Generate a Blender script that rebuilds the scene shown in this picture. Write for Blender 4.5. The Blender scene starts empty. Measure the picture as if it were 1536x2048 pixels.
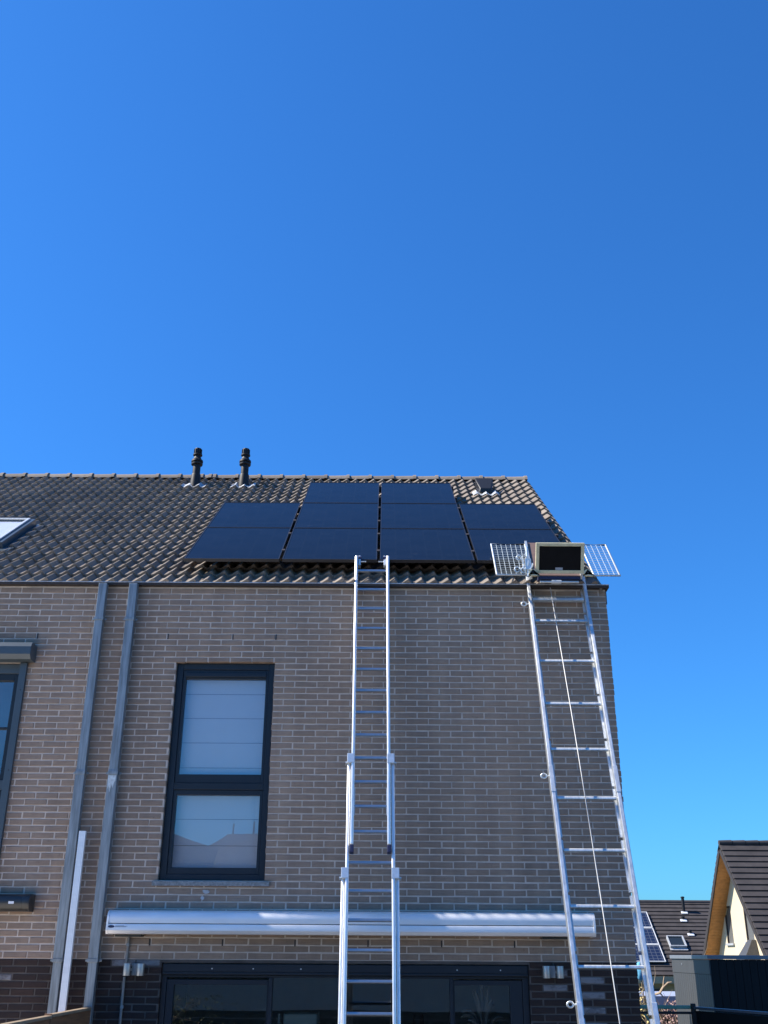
import bpy, bmesh, math, random
from mathutils import Vector, Matrix
R = math.radians
random.seed(7)
scene = bpy.context.scene
COL = scene.collection

# ------------------------------------------------------------------ camera, sky, sun, exposure
F_PX, PITCH, ROLL, CAM = 2055.0, R(23.3), R(0.35), Vector((0.0, -10.35, 2.35))
cam_data = bpy.data.cameras.new("camera")
cam_data.sensor_fit = 'HORIZONTAL'
cam_data.sensor_width = 36.0
cam_data.lens = F_PX / 1536.0 * 36.0
cam_data.clip_start = 0.1
cam_data.clip_end = 2000.0
cam = bpy.data.objects.new("camera", cam_data)
COL.objects.link(cam)
cam.matrix_world = Matrix.Translation(CAM) @ Matrix.Rotation(R(90) + PITCH, 4, 'X') @ Matrix.Rotation(ROLL, 4, 'Z')
scene.camera = cam

SUN = Vector((-0.690, 0.030, 0.722)).normalized()          # points towards the sun
SUN_EL = math.asin(SUN.z)
SUN_AZ = math.atan2(SUN.x, SUN.y)                            # clockwise from +Y
world = bpy.data.worlds.new("World")
scene.world = world
world.use_nodes = True
wn = world.node_tree
wn.nodes.clear()
w_out = wn.nodes.new("ShaderNodeOutputWorld")
w_bg = wn.nodes.new("ShaderNodeBackground")
w_sky = wn.nodes.new("ShaderNodeTexSky")
w_sky.sky_type = 'NISHITA'
w_sky.sun_disc = False
w_sky.sun_elevation = SUN_EL
w_sky.sun_rotation = SUN_AZ
w_sky.altitude = 0
w_sky.air_density = 1.2
w_sky.dust_density = 0.4
w_sky.ozone_density = 4.0
w_bg.inputs["Strength"].default_value = 0.11
w_tint = wn.nodes.new("ShaderNodeMix")                      # the deep saturated blue of a phone photograph
w_tint.data_type = 'RGBA'
w_tint.blend_type = 'MULTIPLY'
w_tint.inputs[0].default_value = 1.0
w_tint.inputs[7].default_value = (0.187, 0.555, 0.985, 1.0)
wn.links.new(w_sky.outputs[0], w_tint.inputs[6])
wn.links.new(w_tint.outputs[2], w_bg.inputs[0])
wn.links.new(w_bg.outputs[0], w_out.inputs[0])

sun_data = bpy.data.lights.new("sun", 'SUN')
sun_data.energy = 5.0
sun_data.angle = R(0.53)
sun_data.color = (1.0, 0.93, 0.82)
sun = bpy.data.objects.new("sun", sun_data)
COL.objects.link(sun)
sun.rotation_euler = (-SUN).to_track_quat('-Z', 'Y').to_euler()
sun.location = (-20, 5, 30)

scene.view_settings.view_transform = 'Standard'
scene.view_settings.look = 'None'
scene.view_settings.exposure = 0.9
scene.view_settings.gamma = 1.0
scene.view_settings.use_curve_mapping = False
scene.render.engine = 'CYCLES'
scene.cycles.max_bounces = 8
scene.cycles.transparent_max_bounces = 16


def on_screen(p):
    """pixel size per metre and whether a point lies in the photograph's frame (used to pick which pieces show largest)"""
    v = Vector(p) - CAM
    z = v.y * math.cos(PITCH) + v.z * math.sin(PITCH)
    y = -v.y * math.sin(PITCH) + v.z * math.cos(PITCH)
    if z < 0.1:
        return 0, False
    px, py = 768 + v.x / z * F_PX, 1024 - y / z * F_PX
    return F_PX / z, (-20 < px < 1556 and -20 < py < 2060)


# ------------------------------------------------------------------ materials
def nt(name):
    m = bpy.data.materials.new(name)
    m.use_nodes = True
    t = m.node_tree
    return m, t, t.nodes["Principled BSDF"]


def mix_rgb(t, fac, a, b, mode='MIX'):
    n = t.nodes.new("ShaderNodeMix")
    n.data_type = 'RGBA'
    n.blend_type = mode
    for sock, v in ((n.inputs[0], fac), (n.inputs[6], a), (n.inputs[7], b)):
        if isinstance(v, bpy.types.NodeSocket):
            t.links.new(v, sock)
        elif isinstance(v, (int, float)):
            sock.default_value = v
        else:
            sock.default_value = (*v, 1.0)
    return n.outputs[2]


def noise(t, scale, detail=4.0, rough=0.55, vec=None, dist=0.0):
    n = t.nodes.new("ShaderNodeTexNoise")
    n.inputs["Scale"].default_value = scale
    n.inputs["Detail"].default_value = detail
    n.inputs["Roughness"].default_value = rough
    n.inputs["Distortion"].default_value = dist
    if vec is not None:
        t.links.new(vec, n.inputs["Vector"])
    return n.outputs["Fac"]


def ramp(t, fac, p0, p1, c0=(0, 0, 0), c1=(1, 1, 1)):
    n = t.nodes.new("ShaderNodeValToRGB")
    n.color_ramp.elements[0].position = p0
    n.color_ramp.elements[1].position = p1
    n.color_ramp.elements[0].color = (*c0, 1)
    n.color_ramp.elements[1].color = (*c1, 1)
    t.links.new(fac, n.inputs[0])
    return n.outputs[0]


def position(t, scale=(1, 1, 1), obj=False):
    if obj:
        src = t.nodes.new("ShaderNodeTexCoord").outputs["Object"]
    else:
        src = t.nodes.new("ShaderNodeNewGeometry").outputs["Position"]
    m = t.nodes.new("ShaderNodeMapping")
    m.inputs["Scale"].default_value = scale
    t.links.new(src, m.inputs["Vector"])
    return m.outputs["Vector"]


def bump(t, b, height, strength=0.3, dist=0.01):
    n = t.nodes.new("ShaderNodeBump")
    n.inputs["Strength"].default_value = strength
    n.inputs["Distance"].default_value = dist
    t.links.new(height, n.inputs["Height"])
    t.links.new(n.outputs[0], b.inputs["Normal"])


def piece_random(t):
    """one random number per piece: the object's own for single pieces, the stored 'tint' for joined ones"""
    oi = t.nodes.new("ShaderNodeObjectInfo").outputs["Random"]
    at = t.nodes.new("ShaderNodeAttribute")
    at.attribute_name = "tint"
    add = t.nodes.new("ShaderNodeMath")
    add.operation = 'ADD'
    t.links.new(oi, add.inputs[0])
    t.links.new(at.outputs["Fac"], add.inputs[1])
    fr = t.nodes.new("ShaderNodeMath")
    fr.operation = 'FRACT'
    t.links.new(add.outputs[0], fr.inputs[0])
    return fr.outputs[0]


def colour_ramp(t, fac, stops):
    n = t.nodes.new("ShaderNodeValToRGB")
    e = n.color_ramp.elements
    e[0].position, e[0].color = stops[0][0], (*stops[0][1], 1)
    e[1].position, e[1].color = stops[-1][0], (*stops[-1][1], 1)
    for p, c in stops[1:-1]:
        x = e.new(p)
        x.color = (*c, 1)
    t.links.new(fac, n.inputs[0])
    return n.outputs[0]


def simple(name, col, rough=0.5, metal=0.0, var=0.12, scale=6.0, stretch=(1, 1, 1), bmp=0.0, bscale=60.0, spec=0.5):
    m, t, b = nt(name)
    v = position(t, stretch)
    n = noise(t, scale, 5, 0.6, v)
    lo = tuple(c * (1 - var) for c in col)
    hi = tuple(min(1, c * (1 + var)) for c in col)
    t.links.new(ramp(t, n, 0.3, 0.7, lo, hi), b.inputs["Base Color"])
    b.inputs["Roughness"].default_value = rough
    b.inputs["Metallic"].default_value = metal
    b.inputs["Specular IOR Level"].default_value = spec
    if bmp:
        bump(t, b, noise(t, bscale, 4, 0.6, v), bmp, 0.004)
    return m


def brick_mat(name, stops, dirt, white=0.0):
    m, t, b = nt(name)
    rnd = piece_random(t)
    c = colour_ramp(t, rnd, stops)
    streak = noise(t, 1.0, 5, 0.65, position(t, (9, 9, 90)))
    c = mix_rgb(t, ramp(t, streak, 0.35, 0.75), c, tuple(x * 0.72 for x in stops[1][1]))
    spots = noise(t, 26, 3, 0.6, position(t))
    c = mix_rgb(t, ramp(t, spots, 0.62, 0.8), c, dirt)
    big = noise(t, 0.55, 3, 0.5, position(t))
    c = mix_rgb(t, 0.35, c, ramp(t, big, 0.35, 0.65, (0.55, 0.55, 0.55), (1.25, 1.2, 1.15)), 'MULTIPLY')
    rain = noise(t, 1.0, 4, 0.6, position(t, (5.5, 5.5, 0.35)))
    c = mix_rgb(t, 0.45, c, ramp(t, rain, 0.35, 0.7, (0.62, 0.60, 0.60), (1.12, 1.10, 1.06)), 'MULTIPLY')
    if white:
        smear = noise(t, 7, 5, 0.7, position(t, (1, 1, 2.2)), 0.6)
        c = mix_rgb(t, ramp(t, smear, 0.5 - white * 0.3, 0.72 - white * 0.2), c, (0.22, 0.22, 0.23))
    t.links.new(c, b.inputs["Base Color"])
    b.inputs["Roughness"].default_value = 0.85
    b.inputs["Specular IOR Level"].default_value = 0.3
    bump(t, b, noise(t, 1.0, 6, 0.7, position(t, (60, 60, 220))), 0.55, 0.006)
    return m


M = {}
M['brick'] = brick_mat("taupe_brick", [(0.0, (0.318, 0.24, 0.186)), (0.25, (0.362, 0.275, 0.213)), (0.5, (0.335, 0.257, 0.203)), (0.75, (0.38, 0.286, 0.218)), (1.0, (0.29, 0.226, 0.183))], (0.20, 0.157, 0.13))
M['dark_brick'] = brick_mat("dark_plinth_brick", [(0.0, (0.036, 0.026, 0.024)), (0.4, (0.05, 0.034, 0.03)), (0.7, (0.03, 0.024, 0.025)), (1.0, (0.06, 0.038, 0.032))], (0.02, 0.018, 0.018))
M['limed_brick'] = brick_mat("dark_brick_with_lime_smear", [(0.0, (0.036, 0.026, 0.024)), (0.5, (0.05, 0.034, 0.03)), (1.0, (0.06, 0.038, 0.032))], (0.02, 0.018, 0.018), white=0.8)
M['mortar'] = simple("pale_mortar", (0.52, 0.45, 0.39), 0.9, var=0.18, scale=9, bmp=0.5, bscale=150)
M['dark_mortar'] = simple("dark_mortar", (0.085, 0.075, 0.068), 0.9, var=0.35, scale=5, bmp=0.5, bscale=150)
M['plaster_in'] = simple("interior_plaster", (0.55, 0.56, 0.55), 0.9, var=0.04)
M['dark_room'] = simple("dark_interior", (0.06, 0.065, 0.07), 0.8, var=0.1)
M['concrete'] = simple("underlay", (0.05, 0.045, 0.04), 0.9)
M['trim'] = simple("brown_aluminium_trim", (0.045, 0.038, 0.036), 0.6, 0.0, 0.1, spec=0.25)
M['zinc'] = simple("weathered_zinc", (0.24, 0.27, 0.285), 0.48, 0.4, 0.4, 3.5, (9, 9, 0.7), 0.05, 30)
M['zinc_pale'] = simple("limed_zinc", (0.5, 0.56, 0.58), 0.7, 0.1, 0.25, 40)
M['frame'] = simple("anthracite_window_frame", (0.016, 0.024, 0.034), 0.4, 0.0, 0.06, spec=0.3)
M['frame_grey'] = simple("grey_shutter_housing", (0.06, 0.08, 0.095), 0.35, 0.1, 0.06)
M['sill'] = simple("bluestone_sill", (0.21, 0.225, 0.23), 0.6, 0.0, 0.4, 45, (1, 1, 1), 0.3, 90)
M['blind'] = simple("white_blind_fabric", (0.40, 0.43, 0.47), 0.85, 0, 0.02)
M['alu'] = simple("ladder_aluminium", (0.82, 0.82, 0.81), 0.36, 0.75, 0.06, 3.0, (8, 8, 1.0), 0.03, 60)
M['alu_rung'] = simple("rung_aluminium", (0.8, 0.81, 0.82), 0.33, 0.85, 0.05, 4)
M['alu_worn'] = simple("worn_hoist_aluminium", (0.62, 0.63, 0.62), 0.42, 0.65, 0.22, 6.0, (5, 5, 1.2), 0.06, 40)
M['galv'] = simple("galvanised_steel", (0.66, 0.69, 0.69), 0.42, 0.7, 0.12, 30)
M['black_plastic'] = simple("black_plastic", (0.012, 0.012, 0.014), 0.5)
M['blue_plastic'] = simple("dark_blue_plastic_foot", (0.012, 0.016, 0.06), 0.5)
M['awning'] = simple("anodised_awning_cassette", (0.84, 0.83, 0.81), 0.38, 0.3, 0.06, 2.5, (1.2, 3, 6))
M['awning_groove'] = simple("awning_groove_shadow_gap", (0.03, 0.035, 0.045), 0.6)
M['awning_dark'] = simple("charcoal_awning_cassette", (0.045, 0.047, 0.047), 0.36, 0.4, 0.06)
M['label_blue'] = simple("navy_print", (0.01, 0.02, 0.07), 0.5)
M['label_grey'] = simple("grey_print", (0.28, 0.31, 0.36), 0.5)
M['label_white'] = simple("white_print", (0.75, 0.76, 0.78), 0.5)
M['steel'] = simple("brushed_stainless", (0.50, 0.48, 0.44), 0.42, 0.7, 0.08, 30)
M['conduit'] = simple("grey_conduit", (0.22, 0.22, 0.21), 0.6)
M['flue'] = simple("black_flue_pipe", (0.014, 0.014, 0.016), 0.55, 0, 0.25, 8, spec=0.35)
M['lead'] = simple("pale_lead_flashing", (0.42, 0.44, 0.46), 0.55, 0.2, 0.3, 20, (1, 1, 1), 0.4, 25)
M['fence_wood'] = simple("brown_fence_plank", (0.21, 0.105, 0.05), 0.6, 0, 0.3, 4, (12, 1, 12), 0.15, 40)
M['fence_cap'] = simple("sunlit_fence_cap", (0.28, 0.21, 0.14), 0.6, 0, 0.2, 8)  # capping made paler than the planks to carry the sun on its top
M['cream_paint'] = simple("cream_painted_steel", (0.58, 0.54, 0.36), 0.5, 0.0, 0.14, 14)
M['ply_dark'] = simple("dark_film_plywood", (0.006, 0.006, 0.007), 0.6, 0, 0.2, 10, spec=0.12)
M['ply_brown'] = simple("brown_film_plywood", (0.16, 0.10, 0.078), 0.6, 0, 0.12, 6, (1, 8, 1))
def brushed(name, col, rough, along, aniso=0.85, var=0.08, metal=0.9):
    """brushed extrusion: the highlight spreads across the brushing"""
    m, t, b = nt(name)
    n = noise(t, 5, 5, 0.65, position(t, (5, 5, 1.4)))
    t.links.new(ramp(t, n, 0.3, 0.7, tuple(c * (1 - var) for c in col), tuple(min(1, c * (1 + var)) for c in col)), b.inputs["Base Color"])
    r2 = noise(t, 14, 4, 0.6, position(t, (3, 3, 1)))
    t.links.new(ramp(t, r2, 0.3, 0.7, (rough * 0.85,) * 3, (rough * 1.15,) * 3), b.inputs["Roughness"])
    b.inputs["Metallic"].default_value = metal
    b.inputs["Anisotropic"].default_value = aniso
    c = t.nodes.new("ShaderNodeCombineXYZ")
    for i in range(3):
        c.inputs[i].default_value = along[i]
    t.links.new(c.outputs[0], b.inputs["Tangent"])
    return m


M['alu'] = brushed("ladder_aluminium", (0.90, 0.89, 0.87), 0.5, (1, 0, 0), 0.6, 0.05, 0.75)
M['alu_worn'] = brushed("worn_hoist_aluminium", (0.66, 0.67, 0.66), 0.46, (1, 0, 0), 0.7, 0.22, 0.8)
M['alu_rung'] = brushed("rung_aluminium", (0.40, 0.43, 0.47), 0.38, (0, 0.225, 0.974), 0.6, 0.05)
M['rope'] = simple("steel_hoist_cable", (0.5, 0.49, 0.47), 0.5, 0.5, 0.1, 50)
M['cream_render'] = simple("cream_render", (0.60, 0.51, 0.36), 0.9, 0, 0.05, 1.2, (1, 1, 1), 0.15, 60)
M['orange_wood'] = simple("orange_soffit_boards", (0.44, 0.20, 0.06), 0.6, 0, 0.2, 6)
M['far_tile'] = simple("dark_flat_roof_tile", (0.045, 0.038, 0.036), 0.7, 0, 0.3, 2.2, (1, 1, 1), 0.3, 20)
M['beige_wall'] = simple("beige_rendered_wall", (0.30, 0.29, 0.21), 0.9, 0, 0.1)
M['window_dark'] = simple("dark_far_glass", (0.02, 0.028, 0.035), 0.12, 0, 0.1)
M['white_paint'] = simple("white_paint", (0.62, 0.63, 0.64), 0.5, 0, 0.04)
M['shaded_fascia'] = simple("shaded_white_paint", (0.30, 0.33, 0.42), 0.6, 0, 0.06)  # blue-grey puts shade into the colour of the white fascia
M['slate'] = simple("dark_slate_roof", (0.022, 0.027, 0.036), 0.6, 0, 0.3, 3)
M['grey_reveal'] = simple("net_curtain_glass", (0.13, 0.13, 0.125), 0.4, 0, 0.1, 5, (1, 30, 1))
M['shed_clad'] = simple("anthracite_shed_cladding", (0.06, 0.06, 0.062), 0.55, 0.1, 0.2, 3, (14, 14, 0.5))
M['shed_shaded'] = simple("shaded_shed_cladding", (0.012, 0.013, 0.015), 0.55, 0, 0.3, 3, (14, 14, 0.5), spec=0.2)  # darker copy of the cladding, with the front's shade put into its colour
M['shed_cap'] = simple("grey_shed_capping", (0.21, 0.23, 0.26), 0.45, 0.3, 0.08)
M['fence_dark'] = simple("dark_green_fence_slat", (0.008, 0.012, 0.014), 0.6, 0, 0.2, 10)
M['fence_green'] = simple("green_coated_rail", (0.13, 0.34, 0.25), 0.45, 0, 0.12)
M['bark'] = simple("pale_bare_bark", (0.36, 0.27, 0.18), 0.8, 0, 0.25, 20)
M['pink'] = simple("pinkish_dry_flower", (0.30, 0.19, 0.165), 0.8, 0, 0.35, 30)
M['dry_yellow'] = simple("dry_yellow_flower", (0.62, 0.50, 0.22), 0.8, 0, 0.2, 30)
M['leaf'] = simple("shrub_leaf", (0.11, 0.13, 0.04), 0.6, 0, 0.5, 9)
M['blue_bag'] = simple("light_blue_cloth", (0.12, 0.42, 0.68), 0.7, 0, 0.25, 30)
M['bounce_pale'] = simple("pale_bounce_ground", (0.80, 0.72, 0.62), 0.9, 0, 0.06, 1.5, (1, 1, 1), 0.3, 30)  # very pale so that it throws sunlight back up at the wall
M['paving'] = simple("dark_garden_paving", (0.11, 0.10, 0.088), 0.9, 0, 0.2, 1.5, (1, 1, 1), 0.3, 30)
M['far_ground'] = simple("mixed_far_ground", (0.10, 0.11, 0.06), 0.95, 0, 0.4, 0.3)
M['pampas'] = simple("dried_pampas", (0.42, 0.33, 0.30), 0.9, 0, 0.25, 30)
M['ivory'] = simple("ivory_cabinet", (0.8, 0.8, 0.76), 0.6, 0, 0.05)
M['garden_wall'] = simple("pale_garden_wall", (0.5, 0.52, 0.48), 0.85, 0, 0.1)


def tile_material():
    m, t, b = nt("brown_concrete_tile")
    rnd = piece_random(t)
    c = colour_ramp(t, rnd, [(0.0, (0.17, 0.142, 0.116)), (0.3, (0.245, 0.206, 0.169)), (0.55, (0.21, 0.177, 0.147)), (0.8, (0.27, 0.227, 0.185)), (1.0, (0.18, 0.158, 0.137))])
    n = noise(t, 14, 5, 0.65, position(t))
    c = mix_rgb(t, ramp(t, n, 0.5, 0.8), c, (0.14, 0.112, 0.085))
    big = noise(t, 0.8, 3, 0.5, position(t))
    c = mix_rgb(t, 0.5, c, ramp(t, big, 0.35, 0.65, (0.75, 0.75, 0.78), (1.15, 1.12, 1.08)), 'MULTIPLY')
    t.links.new(c, b.inputs["Base Color"])
    lich = ramp(t, noise(t, 34, 3, 0.7, position(t)), 0.66, 0.74)
    c2 = mix_rgb(t, lich, c, (0.22, 0.21, 0.18))
    t.links.new(c2, b.inputs["Base Color"])
    b.inputs["Roughness"].default_value = 0.7
    b.inputs["Specular IOR Level"].default_value = 0.2
    bump(t, b, noise(t, 160, 3, 0.6, position(t)), 0.35, 0.003)
    return m


M['tile'] = tile_material()


def glass_material(name, tint=(0.72, 0.8, 0.82), ior=1.75, wob=0.02):
    m, t, b = nt(name)
    t.nodes.remove(b)
    out = t.nodes["Material Output"]
    tr = t.nodes.new("ShaderNodeBsdfTransparent")
    tr.inputs[0].default_value = (*tint, 1)
    gl = t.nodes.new("ShaderNodeBsdfGlossy")
    gl.inputs["Roughness"].default_value = 0.0
    gl.inputs["Color"].default_value = (0.95, 0.97, 1, 1)
    fr = t.nodes.new("ShaderNodeFresnel")
    fr.inputs["IOR"].default_value = ior
    bp = t.nodes.new("ShaderNodeBump")
    bp.inputs["Strength"].default_value = wob
    bp.inputs["Distance"].default_value = 0.05
    t.links.new(noise(t, 1.6, 1, 0.4, position(t)), bp.inputs["Height"])
    t.links.new(bp.outputs[0], gl.inputs["Normal"])
    mx = t.nodes.new("ShaderNodeMixShader")
    # the pane's inner face does not bend the ray here, so it must not mirror it a second time
    bf = t.nodes.new("ShaderNodeNewGeometry").outputs["Backfacing"]
    sb = t.nodes.new("ShaderNodeMath")
    sb.operation = 'SUBTRACT'
    sb.inputs[0].default_value = 1.0
    t.links.new(bf, sb.inputs[1])
    ml = t.nodes.new("ShaderNodeMath")
    ml.operation = 'MULTIPLY'
    t.links.new(fr.outputs[0], ml.inputs[0])
    t.links.new(sb.outputs[0], ml.inputs[1])
    t.links.new(ml.outputs[0], mx.inputs[0])
    t.links.new(tr.outputs[0], mx.inputs[1])
    t.links.new(gl.outputs[0], mx.inputs[2])
    t.links.new(mx.outputs[0], out.inputs[0])
    return m


M['glass'] = glass_material("window_glass", (0.97, 0.985, 0.99), ior=2.4)
M['roof_glass'] = glass_material("roof_window_glass", (0.97, 0.98, 1.0), 1.45, 0.01)
M['door_glass'] = glass_material("door_glass", (0.7, 0.78, 0.8), 2.0, 0.015)


def solar_material():
    m, t, b = nt("black_solar_glass")
    v = position(t, (1, 1, 1), obj=True)
    br = t.nodes.new("ShaderNodeTexBrick")
    br.offset = 0.0
    br.inputs["Scale"].default_value = 1.0
    br.inputs["Brick Width"].default_value = 0.168
    br.inputs["Row Height"].default_value = 0.1
    br.inputs["Mortar Size"].default_value = 0.0025
    br.inputs["Color1"].default_value = (0.006, 0.008, 0.013, 1)
    br.inputs["Color2"].default_value = (0.008, 0.0105, 0.017, 1)
    br.inputs["Mortar"].default_value = (0.012, 0.015, 0.021, 1)
    t.links.new(v, br.inputs["Vector"])
    dust = ramp(t, noise(t, 9, 5, 0.7, position(t, (1.0, 3.0, 3.0)), 0.8), 0.62, 0.8)
    c = mix_rgb(t, dust, br.outputs["Color"], (0.045, 0.047, 0.052))
    t.links.new(c, b.inputs["Base Color"])
    b.inputs["Roughness"].default_value = 0.16
    b.inputs["IOR"].default_value = 1.33
    b.inputs["Specular IOR Level"].default_value = 0.13
    return m


M['solar'] = solar_material()


def far_solar_material():
    m, t, b = nt("blue_cell_solar_glass")
    v = position(t, (1, 1, 1), obj=True)
    br = t.nodes.new("ShaderNodeTexBrick")
    br.offset = 0.0
    br.inputs["Scale"].default_value = 1.0
    br.inputs["Brick Width"].default_value = 0.2
    br.inputs["Row Height"].default_value = 0.2
    br.inputs["Mortar Size"].default_value = 0.012
    br.inputs["Color1"].default_value = (0.012, 0.02, 0.05, 1)
    br.inputs["Color2"].default_value = (0.016, 0.024, 0.055, 1)
    br.inputs["Mortar"].default_value = (0.09, 0.10, 0.13, 1)
    t.links.new(v, br.inputs["Vector"])
    t.links.new(br.outputs["Color"], b.inputs["Base Color"])
    b.inputs["Roughness"].default_value = 0.15
    return m


M['panel_frame'] = simple("black_anodised_panel_frame", (0.028, 0.029, 0.033), 0.4, 0.5, 0.1)
M['far_solar'] = far_solar_material()


# ------------------------------------------------------------------ mesh helpers
def wloc(o):
    v = Vector((0, 0, 0))
    while o is not None:
        v += o.location
        o = o.parent
    return v


def thing(name, label, cat, loc=(0, 0, 0), group=None):
    o = bpy.data.objects.new(name, None)
    o.empty_display_size = 0.2
    COL.objects.link(o)
    o.location = loc
    tag(o, label, cat, group)
    return o


def tag(o, label, cat, group=None):
    o['label'] = label
    o['category'] = cat
    if group:
        o['group'] = group


def part(name, parent):
    """an Empty part that only holds its sub-parts"""
    o = bpy.data.objects.new(name, None)
    o.empty_display_size = 0.1
    COL.objects.link(o)
    o.parent = parent
    return o


class MB:
    def __init__(self):
        self.v, self.f, self.m, self.tint = [], [], [], []

    def add(self, verts, faces, mi=0, tint=0.0):
        k = len(self.v)
        self.v += [Vector(p) for p in verts]
        self.f += [tuple(i + k for i in f) for f in faces]
        self.m += [mi] * len(faces)
        self.tint += [tint] * len(faces)
        return self

    def hexa(self, p, mi=0, tint=0.0):
        """8 corners: bottom ring 0-3 counter-clockwise from above, top ring 4-7"""
        return self.add(p, [(0, 3, 2, 1), (4, 5, 6, 7), (0, 1, 5, 4), (1, 2, 6, 5), (2, 3, 7, 6), (3, 0, 4, 7)], mi, tint)

    def box(self, x0, x1, y0, y1, z0, z1, mi=0):
        return self.hexa([(x0, y0, z0), (x1, y0, z0), (x1, y1, z0), (x0, y1, z0), (x0, y0, z1), (x1, y0, z1), (x1, y1, z1), (x0, y1, z1)], mi)

    def fbox(self, fr, a0, a1, b0, b1, c0, c1, mi=0):
        """box in a frame fr(a,b,c) -> world point (right-handed)"""
        return self.hexa([fr(a0, b0, c0), fr(a1, b0, c0), fr(a1, b1, c0), fr(a0, b1, c0), fr(a0, b0, c1), fr(a1, b0, c1), fr(a1, b1, c1), fr(a0, b1, c1)], mi)

    def tube(self, pts, rad, n=8, caps=True, mi=0):
        pts = [Vector(p) for p in pts]
        rads = rad if isinstance(rad, (list, tuple)) else [rad] * len(pts)
        k = len(self.v)
        up = None
        for i, p in enumerate(pts):
            d = (pts[min(i + 1, len(pts) - 1)] - pts[max(i - 1, 0)])
            if d.length < 1e-9:
                d = Vector((0, 0, 1))
            d.normalize()
            if up is None:
                up = d.orthogonal().normalized()
            else:
                up = (up - d * up.dot(d))
                up = up.normalized() if up.length > 1e-6 else d.orthogonal().normalized()
            s = d.cross(up)
            for j in range(n):
                a = 2 * math.pi * j / n
                self.v.append(p + (up * math.cos(a) + s * math.sin(a)) * rads[i])
        for i in range(len(pts) - 1):
            for j in range(n):
                a, b = k + i * n + j, k + i * n + (j + 1) % n
                self.f.append((a, b, b + n, a + n))
                self.m.append(mi)
                self.tint.append(0)
        if caps:
            self.f.append(tuple(k + j for j in reversed(range(n))))
            self.f.append(tuple(k + (len(pts) - 1) * n + j for j in range(n)))
            self.m += [mi, mi]
            self.tint += [0, 0]
        return self

    def lathe(self, c, prof, n=20, mi=0):
        """profile [(r, z)] turned round the vertical axis through c"""
        c = Vector(c)
        self.tube([c + Vector((0, 0, z)) for r, z in prof], [r for r, z in prof], n, True, mi)
        return self

    def prism(self, poly, vec, mi=0):
        """polygon (list of points) pushed along vec"""
        vec = Vector(vec)
        a = [Vector(p) for p in poly]
        n = len(a)
        fs = [tuple(range(n)), tuple(n + i for i in reversed(range(n)))]
        fs += [(i, i + n, (i + 1) % n + n, (i + 1) % n) for i in range(n)]
        return self.add(a + [p + vec for p in a], fs, mi)

    def mesh(self, name, mats, origin=Vector((0, 0, 0)), bev=0.0, smooth=None, fix=True):
        me = bpy.data.meshes.new(name)
        me.from_pydata([tuple(p - origin) for p in self.v], [], self.f)
        for m in (mats if isinstance(mats, (list, tuple)) else [mats]):
            me.materials.append(m)
        me.polygons.foreach_set("material_index", self.m)
        if any(self.tint):
            at = me.attributes.new("tint", 'FLOAT', 'FACE')
            at.data.foreach_set("value", self.tint)
        if fix or bev:
            bm = bmesh.new()
            bm.from_mesh(me)
            if fix:
                bmesh.ops.recalc_face_normals(bm, faces=bm.faces)
            if bev:
                es = [e for e in bm.edges if len(e.link_faces) == 2 and e.calc_face_angle(0) > R(35)]
                bmesh.ops.bevel(bm, geom=es, offset=bev, segments=2, profile=0.6, affect='EDGES', clamp_overlap=True)
            bm.to_mesh(me)
            bm.free()
        if smooth:
            me.shade_smooth()
            me.set_sharp_from_angle(angle=R(smooth))
        me.update()
        return me

    def build(self, name, mats, parent=None, bev=0.0, smooth=None, fix=True, kind=None):
        me = self.mesh(name, mats, wloc(parent) if parent else Vector((0, 0, 0)), bev, smooth, fix)
        o = bpy.data.objects.new(name, me)
        COL.objects.link(o)
        if parent:
            o.parent = parent
        if kind:
            o['kind'] = kind
        return o


def place(name, me, parent, loc, rot=(0, 0, 0)):
    o = bpy.data.objects.new(name, me)
    COL.objects.link(o)
    o.parent = parent
    o.location = Vector(loc) - wloc(parent)
    o.rotation_euler = rot
    return o


# ------------------------------------------------------------------ ground
g = MB()
g.add([(-60, -40, 0), (60, -40, 0), (60, 13, 0), (-60, 13, 0), (60, 20, -2), (-60, 20, -2), (600, 20, -2), (-600, 20, -2)],
      [(0, 1, 2, 3), (3, 2, 4, 5)])
o = g.build("ground", M['paving'], kind='structure', fix=False)
MB().box(-30, -2.66, -14, 0.004, -0.05, 0.012).build("bounce_ground", M['bounce_pale'], kind='structure')  # unseen pale ground, added to bounce sunlight onto the left of the wall
g = MB().add([(-900, 19.9, -2.02), (900, 19.9, -2.02), (900, 900, -2.02), (-900, 900, -2.02)], [(0, 1, 2, 3)])
g.build("far_ground", M['far_ground'], kind='structure', fix=False)
g = MB().add([(-900, -900, -0.6), (900, -900, -0.6), (900, -39.9, -0.05), (-900, -39.9, -0.05)], [(0, 1, 2, 3)])
g.build("back_ground", M['far_ground'], kind='structure', fix=False)

# ------------------------------------------------------------------ the terrace: brickwork
PARTY = -2.78            # the line between the two houses
RIGHT = 2.36             # free end of the right-hand house
LEFT = -9.0
WALL_TOP = 5.925
H, L = 0.0623, 0.2265    # course height, brick length with joint
BASE = 2.733             # one known bed joint
DARK = 2.297             # top of the dark plinth
PIT = R(36)              # roof pitch
EAVE = Vector((0, 0.02, 5.965))
UP = Vector((0, math.cos(PIT), math.sin(PIT)))
NR = Vector((0, -math.sin(PIT), math.cos(PIT)))
SLOPE = 5.83


def roofp(a, s, h):
    return Vector((a, 0, 0)) + EAVE + UP * s + NR * h


house = thing("brick_house", "taupe brick end house with solar panels on its roof, right of the twin downpipes", "house", (PARTY, 0, 0))
house_left = thing("brick_house", "left neighbouring brick house with roof window, cut off by the photo edge", "house", (PARTY - 0.5, 0, 0))

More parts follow.
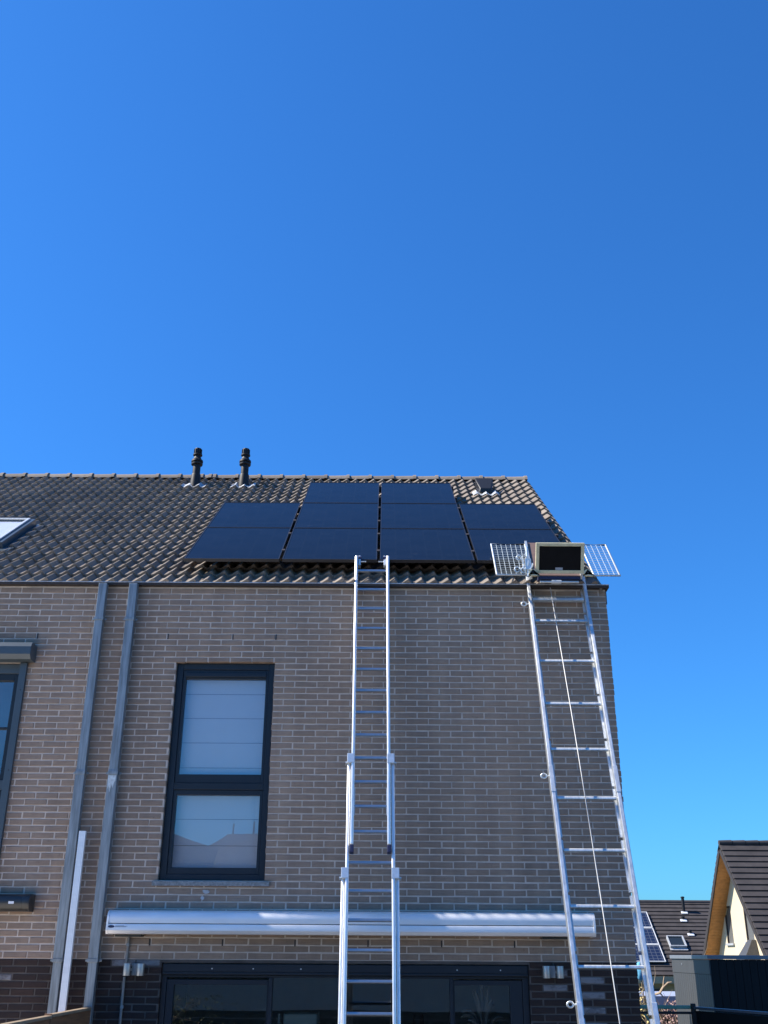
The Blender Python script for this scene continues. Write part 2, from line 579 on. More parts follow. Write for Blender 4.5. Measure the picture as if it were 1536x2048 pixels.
OPEN_R = [(-2.13, -1.117, 2.99, 5.112), (-2.022, 1.358, 0.0, 2.268)]
OPEN_L = [(-4.75, -3.66, 2.99, 5.09), (-7.4, -3.85, 0.0, 2.268)]


def wall_slab(mb, x0, x1, z0, z1, opens, y0, y1):
    xs = sorted({x0, x1, *[v for o in opens for v in o[:2] if x0 < v < x1]})
    zs = sorted({z0, z1, *[v for o in opens for v in o[2:] if z0 < v < z1]})
    for i in range(len(xs) - 1):
        for j in range(len(zs) - 1):
            cx, cz = (xs[i] + xs[i + 1]) / 2, (zs[j] + zs[j + 1]) / 2
            if not any(o[0] < cx < o[1] and o[2] < cz < o[3] for o in opens):
                mb.box(xs[i], xs[i + 1], y0, y1, zs[j], zs[j + 1])


def grow(opens, d):
    return [(a - d, b + d, c - d, e + d) for a, b, c, e in opens]


wall_r = MB()
wall_slab(wall_r, PARTY, RIGHT - 0.004, DARK, WALL_TOP, grow(OPEN_R, 0.003), 0.005, 0.12)
wall_r = wall_r.build("wall", M['mortar'], house)
plinth_r = MB()
wall_slab(plinth_r, PARTY, RIGHT - 0.004, 0, DARK, grow(OPEN_R, 0.003), 0.005, 0.12)
plinth_r = plinth_r.build("plinth", M['dark_mortar'], house)
wall_l = MB()
wall_slab(wall_l, LEFT, PARTY, DARK, WALL_TOP, grow(OPEN_L, 0.003), 0.005, 0.12)
wall_l = wall_l.build("wall", M['mortar'], house_left)
plinth_l = MB()
wall_slab(plinth_l, LEFT, PARTY, 0, DARK, grow(OPEN_L, 0.003), 0.005, 0.12)
plinth_l = plinth_l.build("plinth", M['dark_mortar'], house_left)

HIDDEN = [(-2.5, 1.95, 2.52, 2.71), (-0.35, 0.15, 0, 5.9)]
LIMED = [(1.92, 2.04, 1.75, 2.26), (1.50, 1.60, 2.05, 2.25), (-2.5, -2.1, 2.21, 2.29), (-3.6, -3.45, 2.1, 2.2)]


def brick_verts(x0, x1, z0, z1, rng):
    j = lambda a: rng.uniform(-a, a)
    o = [(x0, z0), (x1, z0), (x1, z1), (x0, z1)]
    c = 0.0035
    inn = [(x0 + c, z0 + c), (x1 - c, z0 + c), (x1 - c, z1 - c), (x0 + c, z1 - c)]
    sk = j(0.0016)
    ex = (j(0.003), j(0.003))
    ring = [(x + j(0.0015) + ex[0 if i in (0, 3) else 1], 0.0045, z + j(0.0024)) for i, (x, z) in enumerate(o)]
    face = [(x + j(0.002) + ex[0 if i in (0, 3) else 1], j(0.002) + (sk if i in (1, 2) else -sk), z + j(0.0024)) for i, (x, z) in enumerate(inn)]
    back = [(x, 0.055, z) for x, z in o]
    v = back + ring + face
    f = [(8, 9, 10, 11)]
    for i in range(4):
        k = (i + 1) % 4
        f.append((4 + i, 4 + k, 8 + k, 8 + i))
        f.append((i, k, 4 + k, 4 + i))
    return v, f


def lay_bricks(x0, x1, opens, seed):
    rng = random.Random(seed)
    out = []
    k0 = math.floor((0 - BASE) / H)
    k1 = math.ceil((WALL_TOP - BASE) / H)
    for k in range(k0, k1):
        za, zb = BASE + k * H + 0.0062, BASE + (k + 1) * H - 0.0062
        za, zb = max(za, 0.0), min(zb, WALL_TOP)
        if zb - za < 0.012:
            continue
        off = (0.461 if k % 2 == 0 else 0.3485) + random.Random(k * 7 + 1).uniform(-0.006, 0.006)
        n0 = math.floor((x0 - off) / L) - 1
        n1 = math.ceil((x1 - off) / L) + 1
        for n in range(n0, n1):
            segs = [(off + n * L + 0.006, off + (n + 1) * L - 0.006)]
            mid = (segs[0][0] + segs[0][1]) / 2        # courses run on across the party line, toothed
            if (x0 == PARTY and mid < PARTY) or (x1 == PARTY and mid >= PARTY):
                continue
            segs = [(segs[0][0] if x0 == PARTY else max(segs[0][0], x0), segs[0][1] if x1 == PARTY else min(segs[0][1], x1))]
            for o in opens:
                if o[2] < (za + zb) / 2 < o[3]:
                    nxt = []
                    for a, b in segs:
                        if b <= o[0] or a >= o[1]:
                            nxt.append((a, b))
                        else:
                            if a < o[0]:
                                nxt.append((a, o[0]))
                            if b > o[1]:
                                nxt.append((o[1], b))
                    segs = nxt
            segs = [q for q in segs if q[1] - q[0] > 0.015]
            zt, zbm = zb, za
            for o in opens:                           # course cut by a lintel line
                if segs and o[0] < (segs[0][0] + segs[0][1]) / 2 < o[1]:
                    if zbm < o[3] < zt and o[3] > (za + zb) / 2 - H:
                        zbm = max(zbm, o[3])
                    if zbm < o[2] < zt:
                        zt = min(zt, o[2])
            if zt - zbm < 0.012:
                continue
            for a, b in segs:
                if b - a > 0.015:
                    out.append((a, b, zbm, zt, zb < DARK + 0.02))
    return out


def make_bricks(parent_light, parent_dark, root, x0, x1, opens, seed, limit=300):
    rng = random.Random(seed + 1)
    bricks = lay_bricks(x0, x1, opens, seed)
    scored = []
    for i, (a, b, c, d, dk) in enumerate(bricks):
        mid = ((a + b) / 2, 0, (c + d) / 2)
        s, vis = on_screen(mid)
        hid = any(h[0] < mid[0] < h[1] and h[2] < mid[2] < h[3] for h in HIDDEN)
        if root is house_left and mid[2] < 1.8:
            vis = False
        scored.append(((b - a) * (d - c) * s * s if vis and not hid else 0, i))
    scored.sort(reverse=True)
    single = {i for sc, i in scored[:limit] if sc > 0}
    cache = {}
    bulk = MB()
    for i, (a, b, c, d, dk) in enumerate(bricks):
        lim = dk and any(q[0] < (a + b) / 2 < q[1] and q[2] < (c + d) / 2 < q[3] for q in LIMED)
        mi = 2 if lim else (1 if dk else 0)
        if i in single:
            w, hgt = b - a, d - c
            key = (round(w, 3), round(hgt, 3), mi, rng.randrange(6))
            if key not in cache:
                v, f = brick_verts(-w / 2, w / 2, -hgt / 2, hgt / 2, rng)
                cache[key] = MB().add(v, f).mesh("brick", M[('brick', 'dark_brick', 'limed_brick')[mi]], fix=False)
            place("brick", cache[key], parent_dark if dk else parent_light, ((a + b) / 2, rng.uniform(-0.0012, 0.0012), (c + d) / 2), (0, rng.uniform(-0.004, 0.004), rng.uniform(-0.004, 0.004)))
        else:
            v, f = brick_verts(a, b, c, d, rng)
            bulk.add(v, f, mi, rng.random() * 0.999 + 0.0005)
    bulk.build("brickwork", [M['brick'], M['dark_brick'], M['limed_brick']], parent_light, fix=False, kind='stuff')


make_bricks(wall_r, plinth_r, house, PARTY, RIGHT, OPEN_R, 11)
make_bricks(wall_l, plinth_l, house_left, LEFT, PARTY, OPEN_L, 23)

# the rest of the shells: gable ends, back walls, floors, party wall (dark inside)
DEPTH = 9.52
RIDGE = roofp(0, SLOPE, 0)


def gable(x0, x1):
    top = lambda y: min(WALL_TOP + (y) * math.tan(PIT), WALL_TOP + (DEPTH - y) * math.tan(PIT))
    return MB().prism([(x0, 0.122, 0), (x0, DEPTH, 0), (x0, DEPTH, top(DEPTH)), (x0, DEPTH / 2, top(DEPTH / 2)), (x0, 0.122, top(0.122))], (x1 - x0, 0, 0))


gable(RIGHT - 0.3, RIGHT - 0.004).build("gable_wall", M['brick'], house)
MB().box(PARTY, RIGHT - 0.302, DEPTH - 0.25, DEPTH - 0.002, 0, WALL_TOP).build("back_wall", M['brick'], house)
gable(LEFT, LEFT + 0.3).build("gable_wall", M['brick'], house_left)
MB().box(LEFT + 0.302, PARTY, DEPTH - 0.25, DEPTH - 0.002, 0, WALL_TOP).build("back_wall", M['brick'], house_left)
room = MB()
room.box(PARTY + 0.05, RIGHT - 0.31, 0.122, 5.0, 2.5, 2.6)
room.box(PARTY + 0.05, RIGHT - 0.31, 5.0, 5.1, 0.052, 2.498)
room.box(PARTY + 0.05, PARTY + 0.15, 0.122, 5.0, 0.05, 2.5)
room.box(PARTY + 0.05, RIGHT - 0.31, 0.122, 5.1, 0.0, 0.05)
room.build("room", M['plaster_in'], house)
MB().box(-2.35, -0.9, 0.32, 0.36, 2.7, 5.3).build("dark_backing", M['dark_room'], house)  # dark sheets behind the openings stand in for unlit rooms
MB().box(-4.9, -3.5, 0.32, 0.36, 2.7, 5.3).build("dark_backing", M['dark_room'], house_left)
MB().box(-7.5, -3.7, 0.5, 0.55, 0.0, 2.5).build("dark_backing", M['dark_room'], house_left)

# ------------------------------------------------------------------ roofs
TW, TG, TL = 0.142, 0.279, 0.335      # tile width, gauge, length
TILE0 = -0.972                         # x of one valley between two rolls
ROOF_TOP = SLOPE - 0.02


def tile_profile(u):
    """pan tile: long even rise out of the pan to a crest right of the middle, then a short steep flank"""
    pts = ((0.0, 0.05), (0.07, 0.0), (0.14, 0.03), (0.24, 0.17), (0.56, 0.83), (0.64, 0.96), (0.68, 1.0), (0.71, 0.97), (0.75, 0.86), (0.88, 0.20), (0.93, 0.09), (1.0, 0.05))
    for (a, p), (b, q) in zip(pts, pts[1:]):
        if u <= b:
            return p + (q - p) * (u - a) / (b - a)
    return 0.05


def tile_mesh(var, cut=None):
    rng = random.Random(90 + var)
    us = [0.0, 0.07, 0.14, 0.24, 0.40, 0.56, 0.64, 0.68, 0.71, 0.75, 0.81, 0.88, 0.93, 1.0]
    n = len(us) - 1
    ln = cut or TL
    top, low = [], []
    am = 0.044 * rng.uniform(0.97, 1.03)
    for i in range(n + 1):
        u = us[i]
        top.append((0.001 + u * (TW - 0.002), am * tile_profile(u)))
    v, f = [], []
    for x, hgt in top:
        v.append((x, 0.003, hgt + 0.040))          # front edge, slightly rounded
    for x, hgt in top:
        v.append((x, ln, hgt + 0.040 - 0.040 * ln / TL))
    for x, hgt in top:
        v.append((x, 0.0, hgt + 0.036))
    for x, hgt in top:
        v.append((x, 0.002, hgt + 0.001))
    m = n + 1
    for i in range(n):
        f.append((i, i + 1, m + i + 1, m + i))
        f.append((2 * m + i, 2 * m + i + 1, i + 1, i))
        f.append((3 * m + i, 3 * m + i + 1, 2 * m + i + 1, 2 * m + i))
    me = MB().add(v, f).mesh("roof_tile", M['tile'], fix=False, smooth=42)
    return me, v, f


TILES = [tile_mesh(i) for i in range(5)]


def add_roof(root, x0, x1, seed, free_end, skip, limit=300):
    rng = random.Random(seed)
    deck = MB()
    deck.hexa([roofp(x0, 0.03, -0.10), roofp(x1, 0.03, -0.10), roofp(x1, SLOPE + 0.05, -0.10), roofp(x0, SLOPE + 0.05, -0.10),
               roofp(x0, 0.03, -0.012), roofp(x1, 0.03, -0.012), roofp(x1, SLOPE + 0.05, -0.012), roofp(x0, SLOPE + 0.05, -0.012)])
    roof = deck.build("roof", M['concrete'], root)
    by = RIDGE.y
    bp = lambda a, s, h: Vector((a, 2 * by - roofp(a, s, h).y, roofp(a, s, h).z))
    back = MB()
    for k in range(20):
        s0 = k * 0.29
        back.hexa([bp(x1, s0, -0.1), bp(x0, s0, -0.1), bp(x0, s0 + 0.29, -0.1), bp(x1, s0 + 0.29, -0.1),
                   bp(x1, s0, 0.05), bp(x0, s0, 0.05), bp(x0, s0 + 0.29, 0.02), bp(x1, s0 + 0.29, 0.02)])
    back.build("back_slope", M['tile'], roof)
    c0 = math.floor((x0 - TILE0) / TW + 0.5)
    c1 = math.floor((x1 - TILE0) / TW + 0.5)
    tiles = []
    rows = int((ROOF_TOP + 0.066) / TG) + 1
    for r in range(rows):
        for c in range(c0, c1):
            a, s = TILE0 + c * TW, r * TG - 0.066
            if any(q[0] < a + TW / 2 < q[1] and q[2] < s + TG / 2 < q[3] for q in skip):
                continue
            sc, vis = on_screen(roofp(a, s, 0.05))
            under = root is house and -2.1 < a + 0.07 < 2.1 and 0.45 < s < 2.8 or root is house and -1.05 < a < 1.0 and 0.45 < s < 4.4
            tiles.append((sc if vis and not under else 0, r, c, a, s))
    order = sorted(tiles, key=lambda t: -t[0])
    single = {(t[1], t[2]) for t in order[:limit] if t[0] > 0}
    bulk = MB()
    rot = Matrix.Rotation(PIT, 3, 'X')
    for sc, r, c, a, s in tiles:
        k = rng.randrange(5)
        ja, js, jh = rng.uniform(-0.0015, 0.0015), rng.uniform(-0.006, 0.006), rng.uniform(-0.002, 0.003)
        rx = rng.uniform(-0.006, 0.006)
        if s + TL > SLOPE + 0.04:
            s_max = SLOPE + 0.04
        else:
            s_max = None
        if (r, c) in single:
            place("roof_tile", TILES[k][0], roof, roofp(a + ja, s + js, jh), (PIT + rx, 0, rng.uniform(-0.004, 0.004)))
        else:
            vv = []
            for p in TILES[k][1]:
                p = Vector(p)
                if s_max and s + p.y > s_max:
                    p.y = s_max - s
                vv.append(rot @ p + roofp(a + ja, s + js, jh))
            bulk.add(vv, TILES[k][2], 0, rng.random() * 0.999 + 0.0005)
    bulk.build("roof_tiles", M['tile'], roof, fix=False, smooth=42, kind='stuff')
    # ridge tiles, half-round, laid with a collar
    rl = 0.358
    n = int((x1 - x0) / rl) + 1
    prof_n = 9
    for i in range(n):
        xb = x1 - (i + 1) * rl if free_end else x0 + i * rl
        xe = min(xb + rl, x1)
        xb = max(xb, x0)
        mb = MB()
        rows_ = []
        for x, rr in ((xb, 0.112), (xe - 0.05, 0.118), (xe - 0.05, 0.128), (xe, 0.130)):
            ring = []
            for j in range(prof_n):
                an = math.pi * (j / (prof_n - 1)) * 0.84 + math.pi * 0.08
                ring.append((x, RIDGE.y - math.cos(an) * rr * 1.15, RIDGE.z - 0.055 + math.sin(an) * rr * 1.18))
            rows_.append(ring)
        v = [p for ring in rows_ for p in ring]
        f = []
        for q in range(3):
            for j in range(prof_n - 1):
                f.append((q * prof_n + j, (q + 1) * prof_n + j, (q + 1) * prof_n + j + 1, q * prof_n + j + 1))
        f.append(tuple(range(prof_n)))
        f.append(tuple(3 * prof_n + j for j in reversed(range(prof_n))))
        mb.add(v, f)
        mb.build("ridge_tile", M['tile'], roof, smooth=45)
    return roof


roof_r = add_roof(house, PARTY, RIGHT - 0.055, 5, True, [])
roof_l = add_roof(house_left, LEFT, PARTY, 6, False, [(-5.32, -4.48, 1.2, 2.5)])
# verge: flanged end tiles stepping down the free edge of the roof
vg = TILE0 + math.floor((RIGHT - 0.055 - TILE0) / TW + 0.5) * TW
for r in range(int(ROOF_TOP / TG) + 1):
    s = r * TG - 0.066
    ln = min(TL - 0.02, SLOPE - s)
    fr = lambda a, b, c, s=s: roofp(vg + a, s + b, c)
    mb = MB()
    mb.hexa([fr(-0.004, 0, -0.10), fr(0.026, 0, -0.10), fr(0.026, ln, -0.12), fr(-0.004, ln, -0.12), fr(-0.004, 0, 0.046), fr(0.026, 0, 0.038), fr(0.026, ln, 0.012), fr(-0.004, ln, 0.02)])
    mb.build("verge_tile", M['tile'], roof_r, bev=0.006)
MB().fbox(roofp, vg - 0.05, vg - 0.012, 0.0, SLOPE, -0.2, -0.105).build("barge_board", M['trim'], roof_r)

# eave trim in front of the hidden gutter
for root, a, b in ((house, PARTY, 2.386), (house_left, LEFT, PARTY)):
    t = MB()
    t.box(a, b, -0.058, 0.10, 5.927, 5.953)
    e = t.build("eave_trim", M['trim'], root, bev=0.002)
    MB().box(a, b, -0.064, -0.044, 5.953, 5.962).build("trim_lip", M['lead'], e)
MB().box(2.364, 2.388, 0.102, 3.2, 5.80, 5.956).build("eave_trim", M['trim'], house)

# weep holes: black strips stand in for the shade inside open perpends
for xs, z in (((-2.242, -1.565, -1.117), 5.382), ((-2.153, -1.476, -0.802, -0.124, 0.559, 1.237), 2.445)):
    for x in xs:
        MB().box(x - 0.006, x + 0.006, -0.0025, 0.006, z - 0.030, z + 0.026).build("weep_hole", M['black_plastic'], wall_r)
MB().box(-3.607, -3.595, -0.0025, 0.006, 5.35, 5.405).build("weep_hole", M['black_plastic'], wall_l)

# pale mortar smears under the window sill and on the wall
for (x, z, w, h_) in ((-1.66, 2.885, 0.045, 0.02), (-1.69, 2.83, 0.022, 0.018)):
    rr = random.Random(int(x * 100))
    mb = MB()
    ring = [(x + math.cos(a) * w * rr.uniform(0.6, 1.1), -0.005, z + math.sin(a) * h_ * rr.uniform(0.6, 1.1)) for a in [i * 0.5236 for i in range(12)]]
    mb.prism(ring, (0, 0.012, 0)).build("mortar_smear", M['lead'], wall_r)

# ------------------------------------------------------------------ upper window of the right house
win = part("window", house)
FY = 0.055
f = MB()
f.box(-2.127, -2.062, FY, 0.15, 2.993, 5.109)
f.box(-1.175, -1.12, FY, 0.15, 2.993, 5.109)
f.box(-2.062, -1.175, FY, 0.15, 5.045, 5.109)
f.box(-2.062, -1.175, FY, 0.15, 2.993, 3.045)
f.box(-2.062, -1.175, FY, 0.15, 3.835, 3.90)
f.build("frame", M['frame'], win, bev=0.004)
s = MB()
for z0, z1 in ((3.9, 5.045), (3.045, 3.835)):
    lo = 0.085 if z0 > 3.5 else 0.062
    hi = 0.095 if z0 > 3.5 else 0.05
    s.box(-2.06, -2.03, FY + 0.012, 0.14, z0 + 0.002, z1 - 0.002)
    s.box(-1.207, -1.177, FY + 0.012, 0.14, z0 + 0.002, z1 - 0.002)
    s.box(-2.03, -1.207, FY + 0.012, 0.14, z0 + 0.002, z0 + lo)
    s.box(-2.03, -1.207, FY + 0.012, 0.14, z1 - hi, z1 - 0.002)
s.build("sash", M['frame'], win, bev=0.003)
c = MB()
c.box(-2.035, -1.203, FY - 0.008, FY + 0.03, 4.965, 5.012)
c.build("screen_cassette", M['frame'], win, bev=0.008)
for x in (-2.04, -1.21):
    MB().box(x - 0.012, x + 0.012, FY - 0.004, FY + 0.002, 3.872, 3.882).build("drain_cap", M['black_plastic'], win)
MB().box(-2.03, -1.207, 0.095, 0.101, 3.985, 4.95).build("pane", M['glass'], win)
MB().box(-2.03, -1.207, 0.095, 0.101, 3.107, 3.785).build("pane", M['glass'], win)
bl = MB()
zz = 5.06
while zz > 3.0:
    z2 = zz - 0.249
    bl.hexa([(-2.06, 0.152, z2), (-1.18, 0.152, z2), (-1.18, 0.158, z2), (-2.06, 0.158, z2), (-2.06, 0.157, zz - 0.004), (-1.18, 0.157, zz - 0.004), (-1.18, 0.163, zz - 0.004), (-2.06, 0.163, zz - 0.004)])
    zz = z2
bl.build("blind", M['blind'], win)
MB().hexa([(-2.176, -0.035, 2.935), (-1.066, -0.035, 2.935), (-1.066, 0.12, 2.945), (-2.176, 0.12, 2.945), (-2.176, -0.035, 2.978), (-1.066, -0.035, 2.978), (-1.066, 0.12, 2.99), (-2.176, 0.12, 2.99)]).build("sill", M['sill'], win, bev=0.004)

# ------------------------------------------------------------------ sliding door of the right house
door = part("sliding_door", house)
f = MB()
f.box(-2.02, 1.356, 0.03, 0.15, 2.168, 2.264)
f.box(-2.02, 1.356, 0.05, 0.15, 2.148, 2.166)
f.box(-2.02, -1.975, 0.05, 0.15, 0.05, 2.148)
f.box(1.30, 1.356, 0.05, 0.15, 0.05, 2.148)
f.box(-1.035, -1.0, 0.045, 0.15, 0.05, 2.148)
f.box(0.632, 0.662, 0.045, 0.15, 0.05, 2.148)
f.box(-1.975, 1.30, 0.05, 0.15, 0.0, 0.05)
f.build("frame", M['frame'], door, bev=0.003)
hs = MB()
hs.box(-2.01, 1.346, 0.018, 0.03, 2.172, 2.19)
hs.box(-2.01, 1.346, 0.022, 0.03, 2.196, 2.258)
hs.build("screen_housing", M['frame'], door, bev=0.003)
for x in (-1.56, -1.18, -0.74, 0.7, 1.1):
    MB().tube([(x, 0.023, 2.222), (x, 0.018, 2.222)], 0.006, 8).build("screw", M['galv'], door)
for a, b, zt in ((-1.972, -1.037, 2.128), (0.664, 1.298, 2.135)):
    s = MB()
    wl = 0.065 if a < 0 else 0.012
    wr = 0.012 if a < 0 else 0.115
    s.box(a, a + wl, 0.062, 0.14, 0.052, zt)
    s.box(b - wr, b, 0.062, 0.14, 0.052, zt)
    s.box(a + wl, b - wr, 0.062, 0.14, zt - 0.042, zt)
    s.box(a + wl, b - wr, 0.062, 0.14, 0.052, 0.14)
    sash = s.build("sash", M['frame'], door, bev=0.003)
    MB().box(a + wl, b - wr, 0.098, 0.104, 0.14, zt - 0.042).build("pane", M['door_glass'], door)
MB().box(-1.0, 0.632, 0.098, 0.104, 0.05, 2.146).build("pane", M['door_glass'], door)

# what stands in the room behind the glass
cab = thing("cabinet", "tall ivory cabinet seen through the sliding door, left of the long ladder", "cabinet", (-0.82, 1.5, 0.05))
MB().box(-1.0, -0.66, 1.40, 1.95, 0.05, 1.785).build("carcass", M['ivory'], cab, bev=0.004)
MB().box(-0.995, -0.665, 1.38, 1.398, 0.1, 1.78).build("door", M['ivory'], cab, bev=0.003)
MB().box(-1.058, -1.035, 1.38, 1.42, 0.05, 1.785).build("end_panel", M['white_paint'], cab, bev=0.003)
bd = thing("sideboard", "long low dark sideboard behind the sliding door glass", "sideboard", (0.3, 2.0, 0.05))
MB().box(-0.5, 1.0, 1.8, 2.25, 0.08, 0.95).build("carcass", M['dark_room'], bd, bev=0.005)
for x in (0.0, 0.48, 0.96):
    MB().box(x - 0.46, x - 0.01, 1.785, 1.798, 0.14, 0.88).build("door", M['dark_room'], bd, bev=0.003)
for x, lab in ((0.165, "dark tapered table lamp behind the glass, next to the long ladder"), (0.405, "dark tapered table lamp behind the glass, nearer the door post")):
    lp = thing("table_lamp", lab, "lamp", (x, 2.0, 0.95), "table lamps on the sideboard")
    MB().lathe((x, 2.0, 0.95), [(0.08, 0), (0.08, 0.02), (0.03, 0.05), (0.05, 0.25), (0.02, 0.42), (0.015, 0.52)], 12).build("base", M['black_plastic'], lp, smooth=40)
    MB().lathe((x, 2.0, 1.46), [(0.075, 0), (0.055, 0.30)], 20).build("lamp_shade", M['black_plastic'], lp, smooth=40)
vs = thing("vase", "vase of drooping dried pampas stems behind the right door pane", "vase", (1.0, 0.75, 0.05))
MB().lathe((1.0, 0.75, 0.05), [(0.12, 0), (0.17, 0.3), (0.19, 0.7), (0.12, 1.15), (0.09, 1.3), (0.11, 1.36)], 18).build("pot", M['dark_room'], vs, smooth=40)
rr = random.Random(3)
for i in range(16):
    an, sp = rr.uniform(0, 6.283), rr.uniform(0.05, 0.28)
    pts, rad = [], []
    top = rr.uniform(0.5, 0.72)
    for k in range(9):
        q = k / 8
        r_ = sp * q ** 1.6
        z = 1.4 + top * (q * 1.55 - q * q * 0.85 * (sp / 0.2))
        pts.append((1.0 + math.cos(an) * r_, 0.75 + math.sin(an) * r_ * 0.6, z))
        rad.append(0.004 if k < 4 else 0.018 * math.sin((k - 3) / 5.5 * math.pi) + 0.003)
    MB().tube(pts, rad, 6).build("stem", M['pampas'], vs, smooth=60)

# ------------------------------------------------------------------ left house: window, shutter housing, roof window
wl = part("window", house_left)
f = MB()
f.box(-3.725, -3.655, -0.035, 0.10, 2.993, 5.085)
f.box(-4.74, -4.685, -0.035, 0.10, 2.993, 5.085)
f.box(-4.685, -3.725, 0.03, 0.13, 4.985, 5.085)
f.box(-4.685, -3.725, 0.03, 0.13, 3.82, 3.91)
f.box(-4.685, -3.725, 0.03, 0.13, 2.993, 3.06)
f.build("frame", M['frame_grey'], wl, bev=0.004)
s = MB()
for z0, z1 in ((3.91, 4.985), (3.06, 3.82)):
    s.box(-3.79, -3.728, 0.045, 0.12, z0 + 0.002, z1 - 0.002)
    s.box(-4.683, -4.62, 0.045, 0.12, z0 + 0.002, z1 - 0.002)
    s.box(-4.62, -3.79, 0.045, 0.12, z1 - 0.07, z1 - 0.002)
    s.box(-4.62, -3.79, 0.045, 0.12, z0 + 0.002, z0 + 0.06)
s.box(-4.62, -3.79, 0.05, 0.11, 4.42, 4.44)
s.build("sash", M['frame'], wl, bev=0.003)
MB().box(-4.62, -3.79, 0.085, 0.091, 3.97, 4.915).build("pane", M['glass'], wl)
MB().box(-4.62, -3.79, 0.085, 0.091, 3.12, 3.75).build("pane", M['glass'], wl)
for z in (4.8, 4.0):
    MB().tube([(-3.685, -0.034, z), (-3.685, -0.038, z)], 0.006, 8).build("screw_cap", M['black_plastic'], wl)
hb = MB().prism([(-3.585, -0.001, 5.265), (-3.585, -0.155, 5.265), (-3.585, -0.185, 5.215), (-3.585, -0.185, 5.135), (-3.585, -0.15, 5.09), (-3.585, -0.001, 5.09)], (-1.25, 0, 0))
hb.build("shutter_housing", M['frame_grey'], wl, bev=0.004)

sk = part("roof_window", house_left)
fr = lambda a, b, c_: roofp(a, b, c_)
f = MB()
f.fbox(fr, -5.3, -5.23, 1.24, 2.44, -0.01, 0.13)
f.fbox(fr, -4.58, -4.51, 1.24, 2.44, -0.01, 0.13)
f.fbox(fr, -5.23, -4.58, 2.37, 2.44, -0.01, 0.13)
f.fbox(fr, -5.23, -4.58, 1.24, 1.31, -0.01, 0.13)
f.build("frame", M['frame_grey'], sk, bev=0.006)
f = MB()
f.fbox(fr, -4.60, -4.565, 1.28, 2.41, 0.131, 0.15)
f.fbox(fr, -5.23, -4.60, 2.385, 2.41, 0.131, 0.15)
f.build("cover_strip", M['galv'], sk, bev=0.003)
MB().fbox(fr, -5.23, -4.58, 1.31, 2.37, 0.118, 0.124).build("pane", M['roof_glass'], sk)
MB().fbox(fr, -5.23, -4.58, 1.31, 2.37, 0.100, 0.108).build("blind", M['white_paint'], sk)
fl = MB()
fl.fbox(fr, -4.508, -4.40, 1.20, 2.5, 0.02, 0.05)
fl.fbox(fr, -5.4, -4.40, 1.10, 1.235, 0.03, 0.06)
fl.build("flashing", M['frame_grey'], sk, bev=0.004)

# ------------------------------------------------------------------ flues and vent on the roof
FS = 0.93
for (x, root, lab) in ((-2.94, roof_l, "taller-looking black flue pipe on pale flashing, left of the pair by the ridge"), (-2.185, roof_r, "black flue pipe on pale flashing, nearer the solar panels")):
    base = roofp(x, 5.17, 0.05)
    fp = thing("flue_pipe", lab, "flue", tuple(base), "flue pipes near the ridge")
    z0 = 0.0
    MB().lathe(base, [(r_, z_ * FS) for r_, z_ in [(0.092, -0.16), (0.084, 0.0), (0.074, 0.17), (0.070, 0.19), (0.060, 0.195), (0.060, 0.36), (0.058, 0.37)]], 20).build("pipe", M['flue'], fp, smooth=40)
    MB().lathe(base, [(r_, z_ * FS) for r_, z_ in [(0.07, 0.365), (0.088, 0.37), (0.09, 0.395), (0.07, 0.405), (0.07, 0.415), (0.092, 0.42), (0.09, 0.45), (0.066, 0.475), (0.05, 0.52), (0.05, 0.535)]], 20).build("collar", M['flue'], fp, smooth=40)
    MB().lathe(base, [(r_, z_ * FS) for r_, z_ in [(0.05, 0.535), (0.072, 0.545), (0.072, 0.565), (0.055, 0.575), (0.055, 0.66), (0.05, 0.672), (0.03, 0.675)]], 20).build("cap", M['flue'], fp, smooth=40)
    fins = MB()
    for i in range(12):
        a = i * math.pi / 6
        c_, s_ = math.cos(a), math.sin(a)
        p = lambda r_, w_, z_: base + Vector((c_ * r_ - s_ * w_, s_ * r_ + c_ * w_, z_ * FS))
        fins.hexa([p(0.05, -0.004, 0.575), p(0.064, -0.004, 0.575), p(0.064, 0.004, 0.575), p(0.05, 0.004, 0.575), p(0.05, -0.004, 0.66), p(0.064, -0.004, 0.66), p(0.064, 0.004, 0.66), p(0.05, 0.004, 0.66)])
    fins.build("cap_fins", M['flue'], fp)
    rr = random.Random(int(x * 10))
    skirt = MB()
    nx, ny = 14, 6
    grid = []
    for j in range(ny + 1):
        for i in range(nx + 1):
            a = -0.19 + 0.38 * i / nx
            b = -0.16 + 0.20 * j / ny
            u = ((x + a - TILE0) / TW) % 1
            grid.append(roofp(x + a, 5.17 + b + rr.uniform(-0.012, 0.012) * (j == 0), 0.040 + 0.044 * tile_profile(u) + rr.uniform(0, 0.008)))
    fs = [(j * (nx + 1) + i, j * (nx + 1) + i + 1, (j + 1) * (nx + 1) + i + 1, (j + 1) * (nx + 1) + i) for j in range(ny) for i in range(nx)]
    skirt.add(grid, fs).build("flashing", M['lead'], fp, smooth=60, fix=False)

